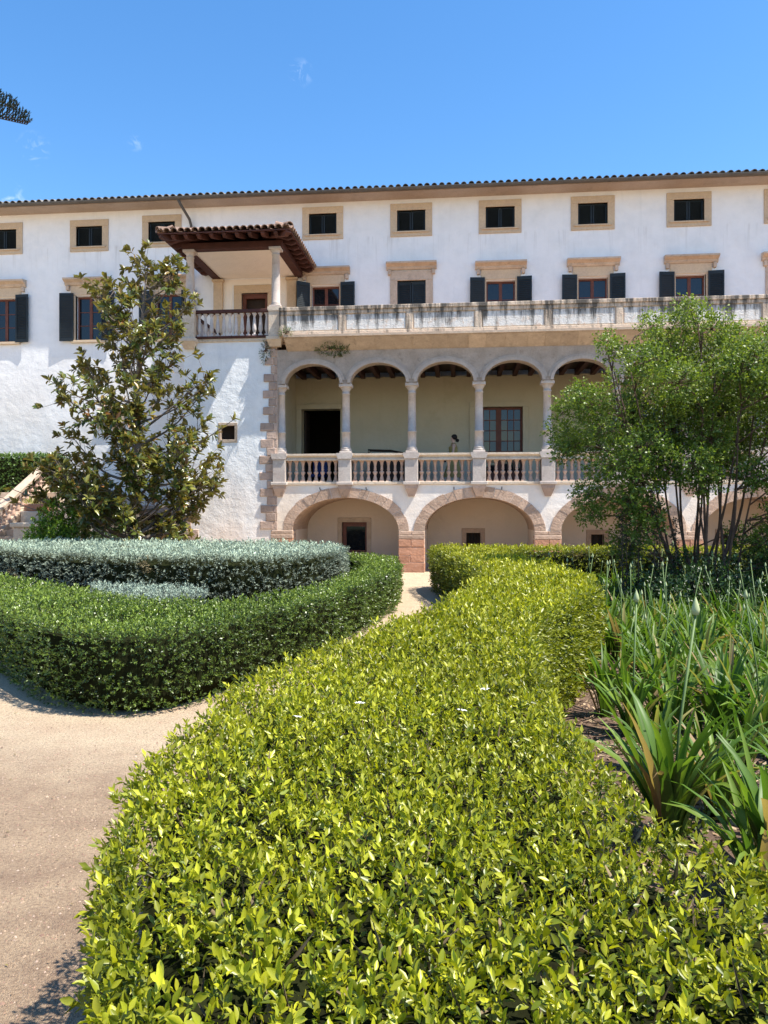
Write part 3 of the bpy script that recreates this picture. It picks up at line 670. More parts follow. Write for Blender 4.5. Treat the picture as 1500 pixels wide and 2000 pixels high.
for k in range(9):                                                     # archivolts
    c = (KX[k]+KX[k+1])/2
    for (r0, r1, y0, nm) in ((-.012, .075, -.055, 'arch_moulding'), (.078, .138, -.024, 'arch_band')):
        mb = MB(); a = ell(UH+r0, UR+r0, 25); b = ell(UH+r1, UR+r1, 25)
        if r1 > .1: a, b = a[1:-1], b[1:-1]
        for i in range(len(a)-1):
            P4 = [(c+a[i][0], USP+a[i][1]), (c+a[i+1][0], USP+a[i+1][1]), (c+b[i+1][0], USP+b[i+1][1]), (c+b[i][0], USP+b[i][1])]
            mb.add([(x, y0, z) for x, z in P4]+[(x, .02, z) for x, z in P4], [(0, 1, 2, 3), (0, 4, 5, 1), (3, 2, 6, 7)])
        raw(mb, nm, M['arch_stone'], arcade_up)
# columns
cz0 = 3.36; chh = USP-cz0
mb = MB(); mb.cbox(-.17, .17, -.17, .17, 0, .07, .01)
mb.lathe([(.155, .07), (.165, .09), (.165, .115), (.14, .14), (.15, .155), (.15, .17), (.122, .19), (.121, .60), (.135, .605), (.135, .635), (.119, .64), (.105, chh-.30), (.12, chh-.295), (.12, chh-.27), (.105, chh-.265), (.105, chh-.2), (.15, chh-.13), (.16, chh-.10)], 20, cap=False)
mb.cbox(-.185, .185, -.185, .185, chh-.10, chh-.004, .012)
col_me = mb.mesh('column', M['column'])
for k in range(9):
    link('column', col_me, villa, loc=(KX[k], .19, cz0), rot=(0, 0, rnd.choice((0, math.pi/2, math.pi))))
# balustrade of the loggia
bal = MB()
for k in range(9):
    a, b = KX[k]+.185, KX[k+1]-.185
    bal.prism_x([(-.08, 3.16), (-.08, 3.20), (-.045, 3.235), (-.045, 3.25), (-.115, 3.30), (-.115, 3.355), (.24, 3.355), (.24, 3.16)], a, b)
    bal.cbox(a, b, -.045, .26, 2.471, 2.56, .012)
bal = bal.build('balustrade', M['rail'], villa)
ped = MB(); ped.cbox(-.183, .183, -.115, .40, 2.55, 3.20, .010)
ped.prism([(-.19, 3.20), (-.23, 3.29), (-.23, 3.365), (.23, 3.365), (.23, 3.29), (.19, 3.20)], -.155, .42)
ped.cbox(-.235, .235, -.165, .40, 2.462, 2.552, .014)
ped_me = ped.mesh('pedestal', M['column'])
cb = MB()
cb.add([(-.19, -.14, 2.46), (.19, -.14, 2.46), (.19, .02, 2.46), (-.19, .02, 2.46), (-.17, -.13, 2.36), (.17, -.13, 2.36), (.17, .02, 2.36), (-.17, .02, 2.36), (-.085, -.04, 2.14), (.085, -.04, 2.14), (.085, .02, 2.14), (-.085, .02, 2.14)],
       [(0,1,2,3), (0,4,5,1), (1,5,6,2), (3,7,4,0), (4,8,9,5), (5,9,10,6), (7,11,8,4), (8,11,10,9)]); cb_me = cb.mesh('corbel', M['pink'])
bl = MB(); hB = .60; bl.box(-.066, .066, -.066, .066, 0, .045); bl.box(-.064, .064, -.064, .064, hB-.04, hB)
bl.lathe([(.06, .045), (.058, .08), (.034, .17), (.036, .195), (.066, .25), (.068, .28), (.034, .305), (.034, .33), (.046, .345), (.040, .36), (.034, .44), (.050, .53), (.056, hB-.04)], 10, cap=False)
bl_me = bl.mesh('baluster', M['baluster'])
for k in range(9):
    link('pedestal', ped_me, bal, loc=(KX[k], 0, 0)); link('corbel', cb_me, bal, loc=(KX[k], 0, 0))
    for j in range(8):
        link('baluster', bl_me, bal, loc=(KX[k]+.185+(PITCH-.37)*(j+.5)/8, .07, 2.56), rot=(0, 0, rnd.uniform(-.05, .05)))
# quoins at the corner between block and loggia
z = 1.20; k = 0
while z < 6.40:
    hh = .235; lft = -5.74 if k % 2 == 0 else -5.55
    if z > 4.2: lft += .07
    if z > 5.3: lft += .06
    mb = MB(); mb.cbox(lft+rnd.uniform(-.025, .025), -5.34+.07*(k % 2), -.02-rnd.uniform(0, .02), .3, z+.004, z+hh-.004, .016, .007); mb.build('quoin', M['pink'], block)
    mb = MB(); mb.cbox(-5.338+.07*(k % 2), -5.235, -.012-rnd.uniform(0, .012), .3, z+.004, z+hh-.004, .012, .004); mb.build('quoin', M['pink'], block)
    z += hh; k += 1
# --- terrace cornice and parapet
cor = MB(); cor.prism_x([(0.0, 6.30), (-.40, 6.585), (-.46, 6.60), (-.46, 6.665), (.02, 6.665), (.02, 6.30)], -4.95, XR)
cornice = cor.build('cornice', M['tan2'], villa)
x = -4.93
while x < 9.5:
    w_ = rnd.uniform(.42, .62); g = .006
    mb = MB(); mb.add([(x+g, -.004, 6.292), (x+w_-g, -.004, 6.292), (x+w_-g, -.405, 6.578), (x+g, -.405, 6.578), (x+g, .0, 6.305), (x+w_-g, .0, 6.305), (x+w_-g, -.395, 6.592), (x+g, -.395, 6.592)],
                      [(0,1,2,3), (0,4,5,1), (1,5,6,2), (2,6,7,3), (3,7,4,0)]); mb.build('cornice_stone', M['tan2'], cornice); x += w_
par = MB(); par.box(-5.10, XR, -.34, -.13, 6.64, 7.36)
par.cbox(-5.10, XR, -.405, -.10, 7.345, 7.455, .014)
par.cbox(-5.10, XR, -.372, -.12, 7.245, 7.344, .008); par.cbox(-5.10, XR, -.385, -.12, 6.66, 6.765, .010)
parapet = par.build('parapet', M['parapet'], villa)
PX = [-5.0]+[KX[k]-.03 for k in range(1, 10)]
for k in range(9):
    a, b = PX[k]+.09, PX[k+1]-.09
    mb = MB(); mb.cbox(a+.035, b-.035, -.356, -.338, 6.795, 7.215, .008); mb.build('panel', M['panel'], parapet)
    mb = MB(); mb.cbox(PX[k+1]-.09, PX[k+1]+.09, -.380, -.20, 6.766, 7.244, .010); mb.build('pilaster', M['parapet'], parapet)
# --- porch on the terrace: pedestals, columns, railing, hipped tiled roof
pp = MB(); pp.cbox(-.175, .175, -.20, .16, 6.70, 7.42, .01); pp.prism([(-.175, 7.42), (-.20, 7.46), (-.20, 7.54), (.20, 7.54), (.20, 7.46), (.175, 7.42)], -.22, .18)
pp.cbox(-.24, .24, -.26, .2, 6.585, 6.702, .02)
pp.add([(-.21, -.235, 6.585), (.21, -.235, 6.585), (.21, 0, 6.585), (-.21, 0, 6.585), (-.16, -.12, 6.42), (.16, -.12, 6.42), (.16, 0, 6.42), (-.16, 0, 6.42)], [(0,4,5,1), (1,5,6,2), (3,7,4,0), (4,7,6,5)])
pp_me = pp.mesh('porch_pedestal', M['rail'])
pc = MB(); H = 9.26-7.54
pc.cbox(-.165, .165, -.165, .165, 0, .05, .008)
pc.lathe([(.155, .05), (.16, .075), (.13, .11), (.14, .125), (.122, .145), (.122, .7), (.105, H-.22), (.118, H-.215), (.118, H-.19), (.105, H-.185), (.108, H-.13), (.15, H-.08)], 20, cap=False)
pc.cbox(-.17, .17, -.17, .17, H-.08, H-.002, .01); pc_me = pc.mesh('porch_column', M['column'])
PCX = (-7.80, -5.27)
for x in PCX: link('porch_pedestal', pp_me, villa, loc=(x, 0, 0)); link('porch_column', pc_me, villa, loc=(x, -.02, 7.54))
rl = MB(); rl.cbox(PCX[0]+.18, PCX[1]-.18, -.10, .10, 7.42, 7.52, .012); rl.cbox(PCX[0]+.18, PCX[1]-.18, -.10, .10, 6.702, 6.76, .01); rl = rl.build('porch_balustrade', M['wood'], villa)
pb = MB(); hp = .66; pb.box(-.055, .055, -.055, .055, 0, .05); pb.box(-.055, .055, -.055, .055, hp-.04, hp)
pb.lathe([(.04, .05), (.03, .08), (.03, .10), (.052, .14), (.066, .20), (.058, .30), (.036, .50), (.028, .56), (.045, .585), (.045, hp-.04)], 10, cap=False); pb_me = pb.mesh('baluster', M['pale_bal'])
for j in range(12): link('baluster', pb_me, rl, loc=(PCX[0]+.18+(PCX[1]-PCX[0]-.36)*(j+.5)/12, 0, 6.76))
rl2 = MB(); rl2.cbox(BX0+.05, BX0+.23, .20, WY-.05, 7.42, 7.52, .012); rl2.cbox(BX0+.05, BX0+.23, .20, WY-.05, 6.66, 6.74, .01); rl2 = rl2.build('porch_balustrade', M['wood'], villa)
for j in range(11): link('baluster', pb_me, rl2, loc=(BX0+.14, .34+j*.21, 6.75))
bm_ = MB(); bm_.box(-8.02, -5.06, -.14, .12, 9.262, 9.44); bm_.box(-8.02, -7.78, .12, WY-.002, 9.262, 9.44); bm_.box(-5.30, -5.06, .12, WY-.002, 9.262, 9.44)
pbeam = bm_.build('porch_beam', M['wood'], villa)
mb = MB(); mb.box(-7.78, -5.30, .12, WY-.002, 9.30, 9.34); mb.build('porch_ceiling', M['porch_pl'], villa)
for x in (-7.86, -5.42):
    mb = MB(); mb.cbox(x-.15, x+.15, WY-.10, WY+.02, 6.66, 9.18, .01); mb.cbox(x-.19, x+.19, WY-.15, WY+.02, 9.18, 9.258, .01); mb.build('porch_pilaster', M['tan'], villa)
mb = MB(); mb.box(-7.70, -7.40, WY-.006, WY, 6.66, 9.26); mb.box(-6.0, -5.58, WY-.006, WY, 6.66, 9.26); mb.box(-7.40, -6.0, WY-.006, WY, 9.09, 9.26); mb.build('porch_back_wall', M['porch_pl'], villa)
pd = stone_frame('porch_door', porch_door[0], porch_door[1], porch_door[2], porch_door[3], .26, .26, 0, WY, M['tan'], proud=.03, sill=False)
mb = MB(); mb.box(-7.09, -6.98, WY+.1, WY+.2, 6.7, 8.81); mb.box(-6.34, -6.23, WY+.1, WY+.2, 6.7, 8.81); mb.box(-6.98, -6.34, WY+.1, WY+.2, 8.66, 8.81); mb.build('door_frame', M['sash'], pd)
mb = MB(); mb.box(-7.09, -6.23, WY+.28, WY+.30, 6.7, 8.81); mb.build('dark_door_panel', M['brown'], pd)  # dark sheet across the open door, painted for the unlit room behind
# hipped roof
RX0, RX1, RY0, RZ = -8.42, -4.66, -.92, 9.47
ps_ = .30; run = 1.88; ZR = RZ+ps_*run
mb = MB(); v = [(RX0, RY0, RZ), (RX1, RY0, RZ), (RX1, WY, RZ), (RX0, WY, RZ), (RX0+run, RY0+run, ZR), (RX1-run, RY0+run, ZR), (RX1-run, WY, ZR), (RX0+run, WY, ZR)]
mb.add(v+[(x, y, z-.03) for x, y, z in v], [(0,1,5,4), (1,2,6,5), (3,0,4,7), (4,5,6,7), (8,12,13,9), (9,13,14,10), (11,15,12,8), (0,8,9,1), (1,9,10,2), (3,11,8,0)]); proof = raw(mb, 'porch_roof', M['wood'], villa)
pt_me = tile_mesh('roof_tile', .50, .105, .085, M['ptile']); pang = math.atan(ps_)
def ptile(x, y, rz): 
    link('roof_tile', pt_me, proof, loc=(x, y, RZ+ps_*min(abs(y-RY0), abs(x-RX0), abs(x-RX1))+.02), rot=(pang+rnd.uniform(-.03, .03), 0, rz+rnd.uniform(-.03, .03)))
nfx = 19
for i in range(nfx):
    x = RX0+.10+(RX1-RX0-.2)*i/(nfx-1); depth = min(x-RX0, RX1-x)
    for k in range(4):
        y = RY0-.05+k*.44
        if k == 0 or y+.25 < RY0+depth:
            link('roof_tile', pt_me, proof, loc=(x+rnd.uniform(-.01, .01), y+rnd.uniform(-.015, .015), RZ+ps_*(y-RY0)+.03), rot=(pang+.03, rnd.uniform(-.05, .05), rnd.uniform(-.04, .04)))
nsy = 18
for s, xe, rz in ((1, RX1, math.pi/2), (-1, RX0, -math.pi/2)):
    for i in range(nsy):
        y = RY0+.12+(WY-.15-RY0-.12)*i/(nsy-1)
        for k in range(4):
            off = -.05+k*.44
            if k == 0 or (y-RY0) > off+.25:
                link('roof_tile', pt_me, proof, loc=(xe-s*off, y, RZ+ps_*off+.03), rot=(pang+.03, rnd.uniform(-.05, .05), rz+rnd.uniform(-.04, .04)))
for (xa, s) in ((RX1, -1), (RX0, 1)):                                  # hip ridge
    for k in range(6):
        d = .0+k*.36
        link('roof_tile', pt_me, proof, loc=(xa+s*d, RY0+d, RZ+ps_*d+.07), rot=(math.atan(ps_/1.41), 0, -s*math.pi/4), scale=(1.2, 1.05, 1.2))
def rafter(p, q, wd=.10, hh=.13):
    mb = MB(); p, q = Vector(p), Vector(q); d = (q-p); n = Vector((-d.y, d.x, 0)).normalized()*wd/2; dn = Vector((0, 0, -hh))
    tip = p+d.normalized()*.14
    v = [p-n, p+n, q+n, q-n, p-n+dn*.35, p+n+dn*.35, tip-n+dn, tip+n+dn, q+n+dn, q-n+dn]
    mb.add(v, [(0,1,2,3), (0,4,5,1), (4,6,7,5), (6,9,8,7), (0,3,9,6,4), (1,5,7,8,2), (2,8,9,3)]); mb.build('rafter', M['wood'], proof)
for k in range(9):
    x = RX0+.42+(RX1-RX0-.84)*k/8; rafter((x, RY0+.05, RZ-.032), (x, .10, RZ-.032+ps_*.9))
for s, xe in ((-1, RX1), (1, RX0)):
    for k in range(8):
        y = RY0+.55+(WY-.25-RY0-.55)*k/7; dd = .62; rafter((xe+s*.05, y, RZ-.032), (xe+s*dd, y, RZ-.032+ps_*(dd-.05)))
    rafter((xe+s*.05, RY0+.05, RZ-.034), (xe+s*.95, RY0+.95, RZ-.034+ps_*.9), .14, .15)

# ------------------------------------------------------------------ garden staircase on the left
stair = tag(empty('garden_staircase', (-13.5, -2.5, 0)), 'stone garden staircase with sloping balustrade climbing beside the white wall', 'staircase')
SO = Vector((-13.5, -2.5, 0))
def spart(mb, name, mat, parent=stair):
    o = mb.build(name, mat, parent)
    if parent is stair: o.location = -SO
    return o
for k in range(13):
    mb = MB(); y = -4.1+k*.32; mb.cbox(-17.5, -11.66, y, .4 if k > 10 else y+.70, k*.175, k*.175+.172, .012, .003); spart(mb, 'step', M['tan2'])
mb = MB(); mb.box(-21, -11.0, .0, WY-.01, 0, 2.27); spart(mb, 'landing', M['spandrel'])
sl_ = .175/.32
def zr(y): return .28+(y+4.1)*sl_
mb = MB()
def slope_bar(mb, x0, x1, ya, yb, dz0, dz1):
    mb.add([(x0, ya, zr(ya)+dz0), (x1, ya, zr(ya)+dz0), (x1, yb, zr(yb)+dz0), (x0, yb, zr(yb)+dz0), (x0, ya, zr(ya)+dz1), (x1, ya, zr(ya)+dz1), (x1, yb, zr(yb)+dz1), (x0, yb, zr(yb)+dz1)],
           [(0,3,2,1), (4,5,6,7), (0,1,5,4), (1,2,6,5), (2,3,7,6), (3,0,4,7)])
slope_bar(mb, -12.36, -12.08, -3.3, 0, -.5, .0); slope_bar(mb, -12.36, -12.08, -3.3, 0, .50, .585); spart(mb, 'handrail', M['tan2'])
for k in range(15):
    y = -3.2+k*.225; o = link('baluster', bl_me, stair, loc=Vector((-12.22, y, zr(y)-.02))-SO, scale=(1, 1, .88))
for (x, y, w_, z1) in ((-11.25, -2.3, .36, 1.42), (-12.22, -3.55, .26, 1.40)):
    mb = MB(); mb.cbox(x-w_, x+w_, y-w_, y+w_, 0, z1-.12, .02); mb.cbox(x-w_-.06, x+w_+.06, y-w_-.06, y+w_+.06, z1-.12, z1, .02); spart(mb, 'pedestal', M['rail'])
mb = MB(); mb.cbox(-11.95, -11.25, -1.75, -1.1, 0, 1.72, .02); spart(mb, 'side_wall', M['rail'])
pl = tag(empty('planter_box', (-11.6, -1.42, 1.722)), 'red clay planter box with pale spiky plants on the staircase wall', 'planter')
mb = MB(); mb.cbox(-.32, .32, -.22, .22, 0, .20, .02); mb.build('box', M['terracotta'], pl)
B = np.column_stack([rng.uniform(-.28, .28, 60), rng.uniform(-.18, .18, 60), np.full(60, .18)])
A = np.column_stack([rng.normal(0, .6, (60, 2)), np.ones(60)])
V, F, C = leaves(B, A, rng.normal(0, 1, (60, 3)), rng.uniform(.18, .36, 60), np.full(60, .035), np.tile([.34, .33, .12], (60, 1))*rng.uniform(.7, 1.2, (60, 1)), T_LO)
link('foliage', np_mesh('foliage', V, F, C, M['leaf_strap']), pl)

# ------------------------------------------------------------------ clipped hedges
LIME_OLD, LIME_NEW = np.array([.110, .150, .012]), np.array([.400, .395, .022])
yellow = [(-.42, -20.82), (-.60, -20.45), (-.72, -20.2), (-.88, -19.8), (-1.02, -19.2), (-1.04, -18.45), (-.93, -17.65), (-.67, -16.75), (-.30, -15.5), (-.02, -14.05), (.24, -12.3), (.26, -11.2),
          (-.10, -8.2), (-.60, -5.6), (-.60, -4.5), (0.0, -4.15), (2.5, -4.2), (6, -4.3), (9, -4.3), (9.1, -5.0), (6, -5.2), (2.2, -5.3), (1.12, -5.8), (.98, -7.4), (1.30, -9.8), (1.50, -11.7), (1.48, -13.1), (1.32, -13.95), (1.02, -14.8), (.66, -15.7),
          (.50, -16.6), (.44, -17.6), (.42, -18.4), (.44, -19.0), (.50, -19.4), (.68, -19.75), (1.2, -19.9), (1.8, -20.2), (1.4, -20.85), (.4, -20.95)]
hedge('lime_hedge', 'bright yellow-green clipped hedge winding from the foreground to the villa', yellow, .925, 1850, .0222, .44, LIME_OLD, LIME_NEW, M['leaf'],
      near=3.0, far_p=1.15, T_near=T_HI, side_tone=np.array([.075, .110, .014]), hole=.56, minp=.15, n=7, shoot=.046, inset=.022, wild=.5, hi_d=1.75, cvar=.38, twigs=2600)
green = [(-9.6, -10.0), (-7.4, -11.7), (-6.1, -12.75), (-4.98, -13.92), (-4.12, -14.8), (-3.42, -15.38), (-2.78, -15.56), (-2.28, -15.2), (-1.92, -14.1), (-1.52, -12.4), (-1.22, -10.1), (-1.10, -8.2), (-1.25, -6.2), (-1.75, -4.6), (-2.6, -3.9),
         (-3.0, -4.6), (-2.2, -5.5), (-1.82, -7.0), (-1.75, -8.8), (-1.85, -10.6), (-2.2, -12.2), (-2.75, -13.2), (-3.5, -13.1), (-4.6, -12.3), (-5.4, -11.6), (-7.0, -10.4), (-9.2, -8.8)]
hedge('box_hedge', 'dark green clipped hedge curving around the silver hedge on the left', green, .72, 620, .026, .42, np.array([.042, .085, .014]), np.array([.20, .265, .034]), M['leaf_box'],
      near=7.0, side_tone=np.array([.034, .066, .014]), minp=.32, n=7, shoot=.05, hole=.95, bulge=.05, wild=.5, edge_r=.07, rough=1.6, T_far=T_MIN)
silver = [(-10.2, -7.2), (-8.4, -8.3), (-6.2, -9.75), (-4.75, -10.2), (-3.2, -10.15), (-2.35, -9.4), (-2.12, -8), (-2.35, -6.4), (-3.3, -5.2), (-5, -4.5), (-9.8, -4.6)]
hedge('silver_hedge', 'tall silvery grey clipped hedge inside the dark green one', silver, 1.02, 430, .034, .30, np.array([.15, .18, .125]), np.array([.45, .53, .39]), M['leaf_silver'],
      near=9.0, side_tone=np.array([.075, .085, .062]), minp=.4, n=7, shoot=.058, hole=.95, bulge=.06, wild=.5, rough=1.5, T_far=T_MIN)  # side colour darkened to paint shade on the clipped front
hedge('silver_shrub', 'small low silvery grey shrub in front of the silver hedge', [(-5.25, -10.9), (-4.5, -10.8), (-3.75, -11.1), (-3.35, -11.7), (-3.55, -12.3), (-4.0, -12.45), (-4.8, -11.8)], .66, 480, .032, .30,
      np.array([.16, .19, .155]), np.array([.40, .48, .36]), M['leaf_silver'], near=9.0, side_tone=np.array([.14, .17, .14]), minp=.45, n=8, shoot=.06, bulge=.05, wild=.7, cat='shrub', T_far=T_MIN)
hedge('terrace_hedge', 'green clipped hedge on the raised landing at far left behind the balustrade', [(-20, .9), (-16, .85), (-12.75, .9), (-12.55, 1.35), (-12.8, 1.9), (-16, 2.0), (-20, 2.0)], 1.22, 260, .045, .45,
      np.array([.045, .095, .016]), np.array([.13, .21, .035]), M['leaf_box'], z0=2.271, near=16, minp=.5, n=7, shoot=.06, bulge=.05, wild=.6, T_far=T_MIN)

# blossoms caught on the lime hedge
for i, (x, y) in enumerate(((-.385, -18.68), (.005, -18.75), (.10, -18.40), (-.58, -18.9))):
    fl = MB()
    for a in range(5):
        t = a*1.257+rnd.random(); c, s = math.cos(t), math.sin(t)
        fl.add([(0, 0, 0), (.012*c-.008*s, .012*s+.008*c, .006), (.022*c, .022*s, .004), (.012*c+.008*s, .012*s-.008*c, .006)], [(0, 1, 2, 3)])
    if i == 0: M['petal'] = simple('white_petal', (.8, .78, .72), None, 20, bmp=0)
    o = raw(fl, 'blossom', M['petal'], None); o.location = (x, y, .965); o.rotation_euler = (rnd.uniform(-.5, .2), rnd.uniform(-.3, .3), 0)
    tag(o, ('white blossom at left of the pair on the lime hedge', 'white blossom at right of the pair on the lime hedge', 'small white blossom beyond the pair on the lime hedge', 'small white blossom nearest the path on the lime hedge')[i], 'flower', 'fallen blossoms on the lime hedge')

# ------------------------------------------------------------------ magnolia tree
mag = tag(empty('magnolia_tree', (-8.05, -3.2, 0)), 'tall sparse magnolia with bronze-backed glossy leaves in front of the white wall', 'tree')
tr = MB(); T_ = [(0, 0, -.1), (.02, .0, .8), (-.02, 0, 1.8), (.06, .02, 3.0), (.02, -.02, 4.3), (.10, 0, 5.6), (.18, .03, 6.8), (.30, .05, 7.9)]
tr.tube(T_, [.125, .115, .105, .09, .07, .05, .032, .012], 10)
tp = np.array(T_)
def on_trunk(z): return np.array([np.interp(z, tp[:, 2], tp[:, i]) for i in range(3)])
CB, CA = [], []
prof_z = [0.9, 1.6, 2.4, 3.2, 4.2, 5.2, 6.2, 7.1, 8.1]; prof_r = [1.2, 2.1, 2.35, 2.2, 2.15, 1.75, 1.45, 1.15, .3]
br = MB(); lm = np.random.default_rng(5)
for b in range(80):
    zt = .95+7.05*((b*.6180)%1) if b > 17 else lm.uniform(1.5, 3.4)
    az = lm.uniform(0, 6.283); rr = np.interp(zt, prof_z, prof_r)*lm.uniform(.45, 1.08)
    if math.cos(az) < -.3 and zt < 5.2: rr *= 1.06
    up = .25+rr*lm.uniform(.28, .75); z0 = max(1.0, zt-up); p0 = on_trunk(z0)
    tip = np.array([p0[0]+rr*math.cos(az), p0[1]+rr*math.sin(az), zt])
    m1 = p0+(tip-p0)*.45+np.array([0, 0, -.10*rr])+lm.normal(0, .08, 3)
    pts = catmull([p0, m1, tip], 5, closed=False); pts = np.vstack([pts, tip]); r0 = .012+.017*rr
    br.tube([tuple(p) for p in pts], list(np.linspace(r0, .006, len(pts))), 5)
    d = unit(tip-m1); CB.append(tip); CA.append(d+np.array([0, 0, .3]))
    for s in range(int(6+rr*9.0)):
        t = lm.uniform(.38, 1)**.7; q = pts[int(t*(len(pts)-1))]; dd = unit(d+lm.normal(0, .75, 3)+np.array([0, 0, .35])); l = lm.uniform(.12, .62)
        e = q+dd*l; br.tube([tuple(q), tuple((q+e)/2+lm.normal(0, .02, 3)), tuple(e)], [.008, .006, .004], 4); CB.append(e); CA.append(dd)
for (x, z, y, x0, z0) in ((-1.35, 7.55, -.2, -.1, 5.6), (-2.35, 5.05, .1, -.2, 4.2), (2.5, 4.0, .1, .3, 2.8), (2.0, 4.9, -.2, .3, 3.9), (1.15, 7.75, 0, .2, 6.6), (1.6, 6.95, -.2, .2, 6.0), (-3.2, 2.3, -.2, -.2, 1.5), (-3.7, 2.1, .1, -.2, 1.3)):
    p0 = on_trunk(z0); tip = np.array([x, y, z]); m1 = (p0+tip)/2+np.array([0, 0, -.18])
    pts = catmull([p0, m1, tip], 6, closed=False); pts = np.vstack([pts, tip]); br.tube([tuple(p) for p in pts], list(np.linspace(.035, .007, len(pts))), 5)
    d = unit(tip-m1)
    for t in (1., .86, .7): CB.append(pts[int(t*(len(pts)-1))]); CA.append(d+lm.normal(0, .35, 3)+np.array([0, 0, .3]))
tr.build('trunk', M['bark'], mag); br.build('branch', M['bark'], mag)
CB, CA = np.array(CB), unit(np.array(CA)); out = []
for j in range(10):
    m = len(CB); ref = unit(np.cross(CA, lm.normal(size=(m, 3)))); ph = lm.uniform(.45, 1.35, m)
    ax = CA*np.cos(ph)[:, None]+ref*np.sin(ph)[:, None]; l = lm.uniform(.13, .225, m)
    k = lm.uniform(size=m)[:, None]; base = np.where(k < .62, np.array([[.085, .108, .022]]), np.where(k < .90, np.array([[.21, .20, .045]]), np.where(k < .96, np.array([[.26, .17, .035]]), np.array([[.22, .10, .03]]))))
    keep = lm.uniform(size=m) < .86
    out.append(leaves((CB-CA*lm.uniform(0, .09, m)[:, None])[keep], ax[keep], (CA+np.array([0, 0, .8]))[keep], l[keep], l[keep]*.43, (base*lm.uniform(.7, 1.3, (m, 1)))[keep], T_HI))
V, F, C = merge(out); fo = link('crown', np_mesh('crown', V, F, C, M['leaf_mag']), mag); fo['kind'] = 'stuff'

# ------------------------------------------------------------------ many-stemmed crape myrtle on the right
myr = tag(empty('crape_myrtle', (3.75, -9.3, 0)), 'large many-stemmed crape myrtle with fine green leaves before the loggia', 'tree')
MO = np.array([3.75, -9.3, 0.]); kk = 12.9/1500
def mp(px, py, dy=0.0):               # crown clump offset from the foot of the tree: metres right, depth, height
    return np.array([(px+22-1372)*kk, dy, 1.70+(1000-py-22)*kk])
ml = np.random.default_rng(9)
cl_px = [(1330,612,.28),(1300,640,.34),(1365,648,.40),(1420,668,.36),(1270,685,.40),(1340,690,.48),(1400,720,.48),(1470,715,.46),(1225,730,.36),(1290,750,.5),(1360,770,.52),(1440,780,.5),(1510,770,.52),
         (1195,690,.22),(1180,660,.16),(1140,790,.36),(1112,830,.34),(1165,840,.42),(1235,800,.5),(1220,870,.46),(1125,770,.26),(1290,830,.52),(1350,850,.42),(1430,850,.46),(1500,840,.5),(1560,800,.6),(1560,900,.5),
         (1180,900,.36),(1240,920,.40),(1160,945,.30),(1205,960,.32),(1145,985,.22),(1240,985,.28),(1300,900,.38),(1420,910,.34),(1480,920,.40),(1230,1010,.30),(1210,1040,.26),(1460,990,.34),(1510,1000,.40),(1440,1030,.3),(1500,1060,.4),(1600,960,.5),(1120,860,.25),(1480,650,.25),(1530,690,.35),(1255,640,.2),(1095,800,.2),(1320,790,.4),(1390,810,.4),(1460,820,.4),(1270,870,.4),(1330,920,.3),(1390,890,.3),(1440,760,.4),(1380,740,.4)]
LV = []; st = MB(); tw = MB()
foots = [np.array([ml.normal(0, .23)+.04, ml.normal(0, .22), 0]) for _ in range(20)]
stem_top = []
for i, f in enumerate(foots):
    tx = np.clip(f[0]*3.6+ml.normal(0, .3), -1.5, 1.5); ty = ml.uniform(-.8, .8); tz = ml.uniform(2.9, 4.6)
    P3 = catmull([f, f+np.array([f[0]*.25, 0, .8])+ml.normal(0, .03, 3), f+np.array([(tx-f[0])*.42, ty*.4, 1.8])+ml.normal(0, .05, 3), np.array([tx, ty, tz])], 6, closed=False)
    st.tube([tuple(p) for p in P3], list(np.linspace(ml.uniform(.020, .040), .010, len(P3))), 7); stem_top.append(P3)
allp = np.concatenate(stem_top)
for (px_, py_, r) in cl_px:
    r *= .74
    for rep in range(2):
        c = mp(px_, py_, ml.uniform(-.9, .9) if r > .22 else ml.uniform(-.4, .4)); c = c+ml.normal(0, .06, 3)*rep
        low = allp[allp[:, 2] < c[2]-.15]; q = low[np.argmin(np.linalg.norm(low-c, axis=1)*(1+.3*ml.random()))] if len(low) else allp[0]
        tw.tube([tuple(q), tuple((q+c)/2+np.array([0, 0, .08])+ml.normal(0, .05, 3)), tuple(c)], [.014, .010, .005], 5)
        nsp = int(310*(r/.4)**2)
        d = unit(ml.normal(size=(nsp, 3))); rad = r*ml.uniform(.25, 1.12, nsp)**.6
        B = c+d*rad[:, None]*np.array([1.1, 1.1, .85]); A = unit(d*.7+np.array([0, 0, .25])+ml.normal(0, .55, (nsp, 3)))
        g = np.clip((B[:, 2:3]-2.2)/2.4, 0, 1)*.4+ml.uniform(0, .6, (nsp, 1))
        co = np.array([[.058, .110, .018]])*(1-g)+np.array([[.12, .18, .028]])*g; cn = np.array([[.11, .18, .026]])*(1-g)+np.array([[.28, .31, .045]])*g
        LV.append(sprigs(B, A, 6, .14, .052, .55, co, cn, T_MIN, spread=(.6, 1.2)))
        for t in range(int(nsp*.14)): tw.tube([tuple(c), tuple(B[t])], [.005, .002], 3)
V, F, C = merge(LV); st.build('trunk', M['bark_red'], myr); tw.build('twigs', M['bark_red'], myr)
fo = link('crown', np_mesh('crown', V, F, C, M['leaf_myrtle']), myr); fo['kind'] = 'stuff'

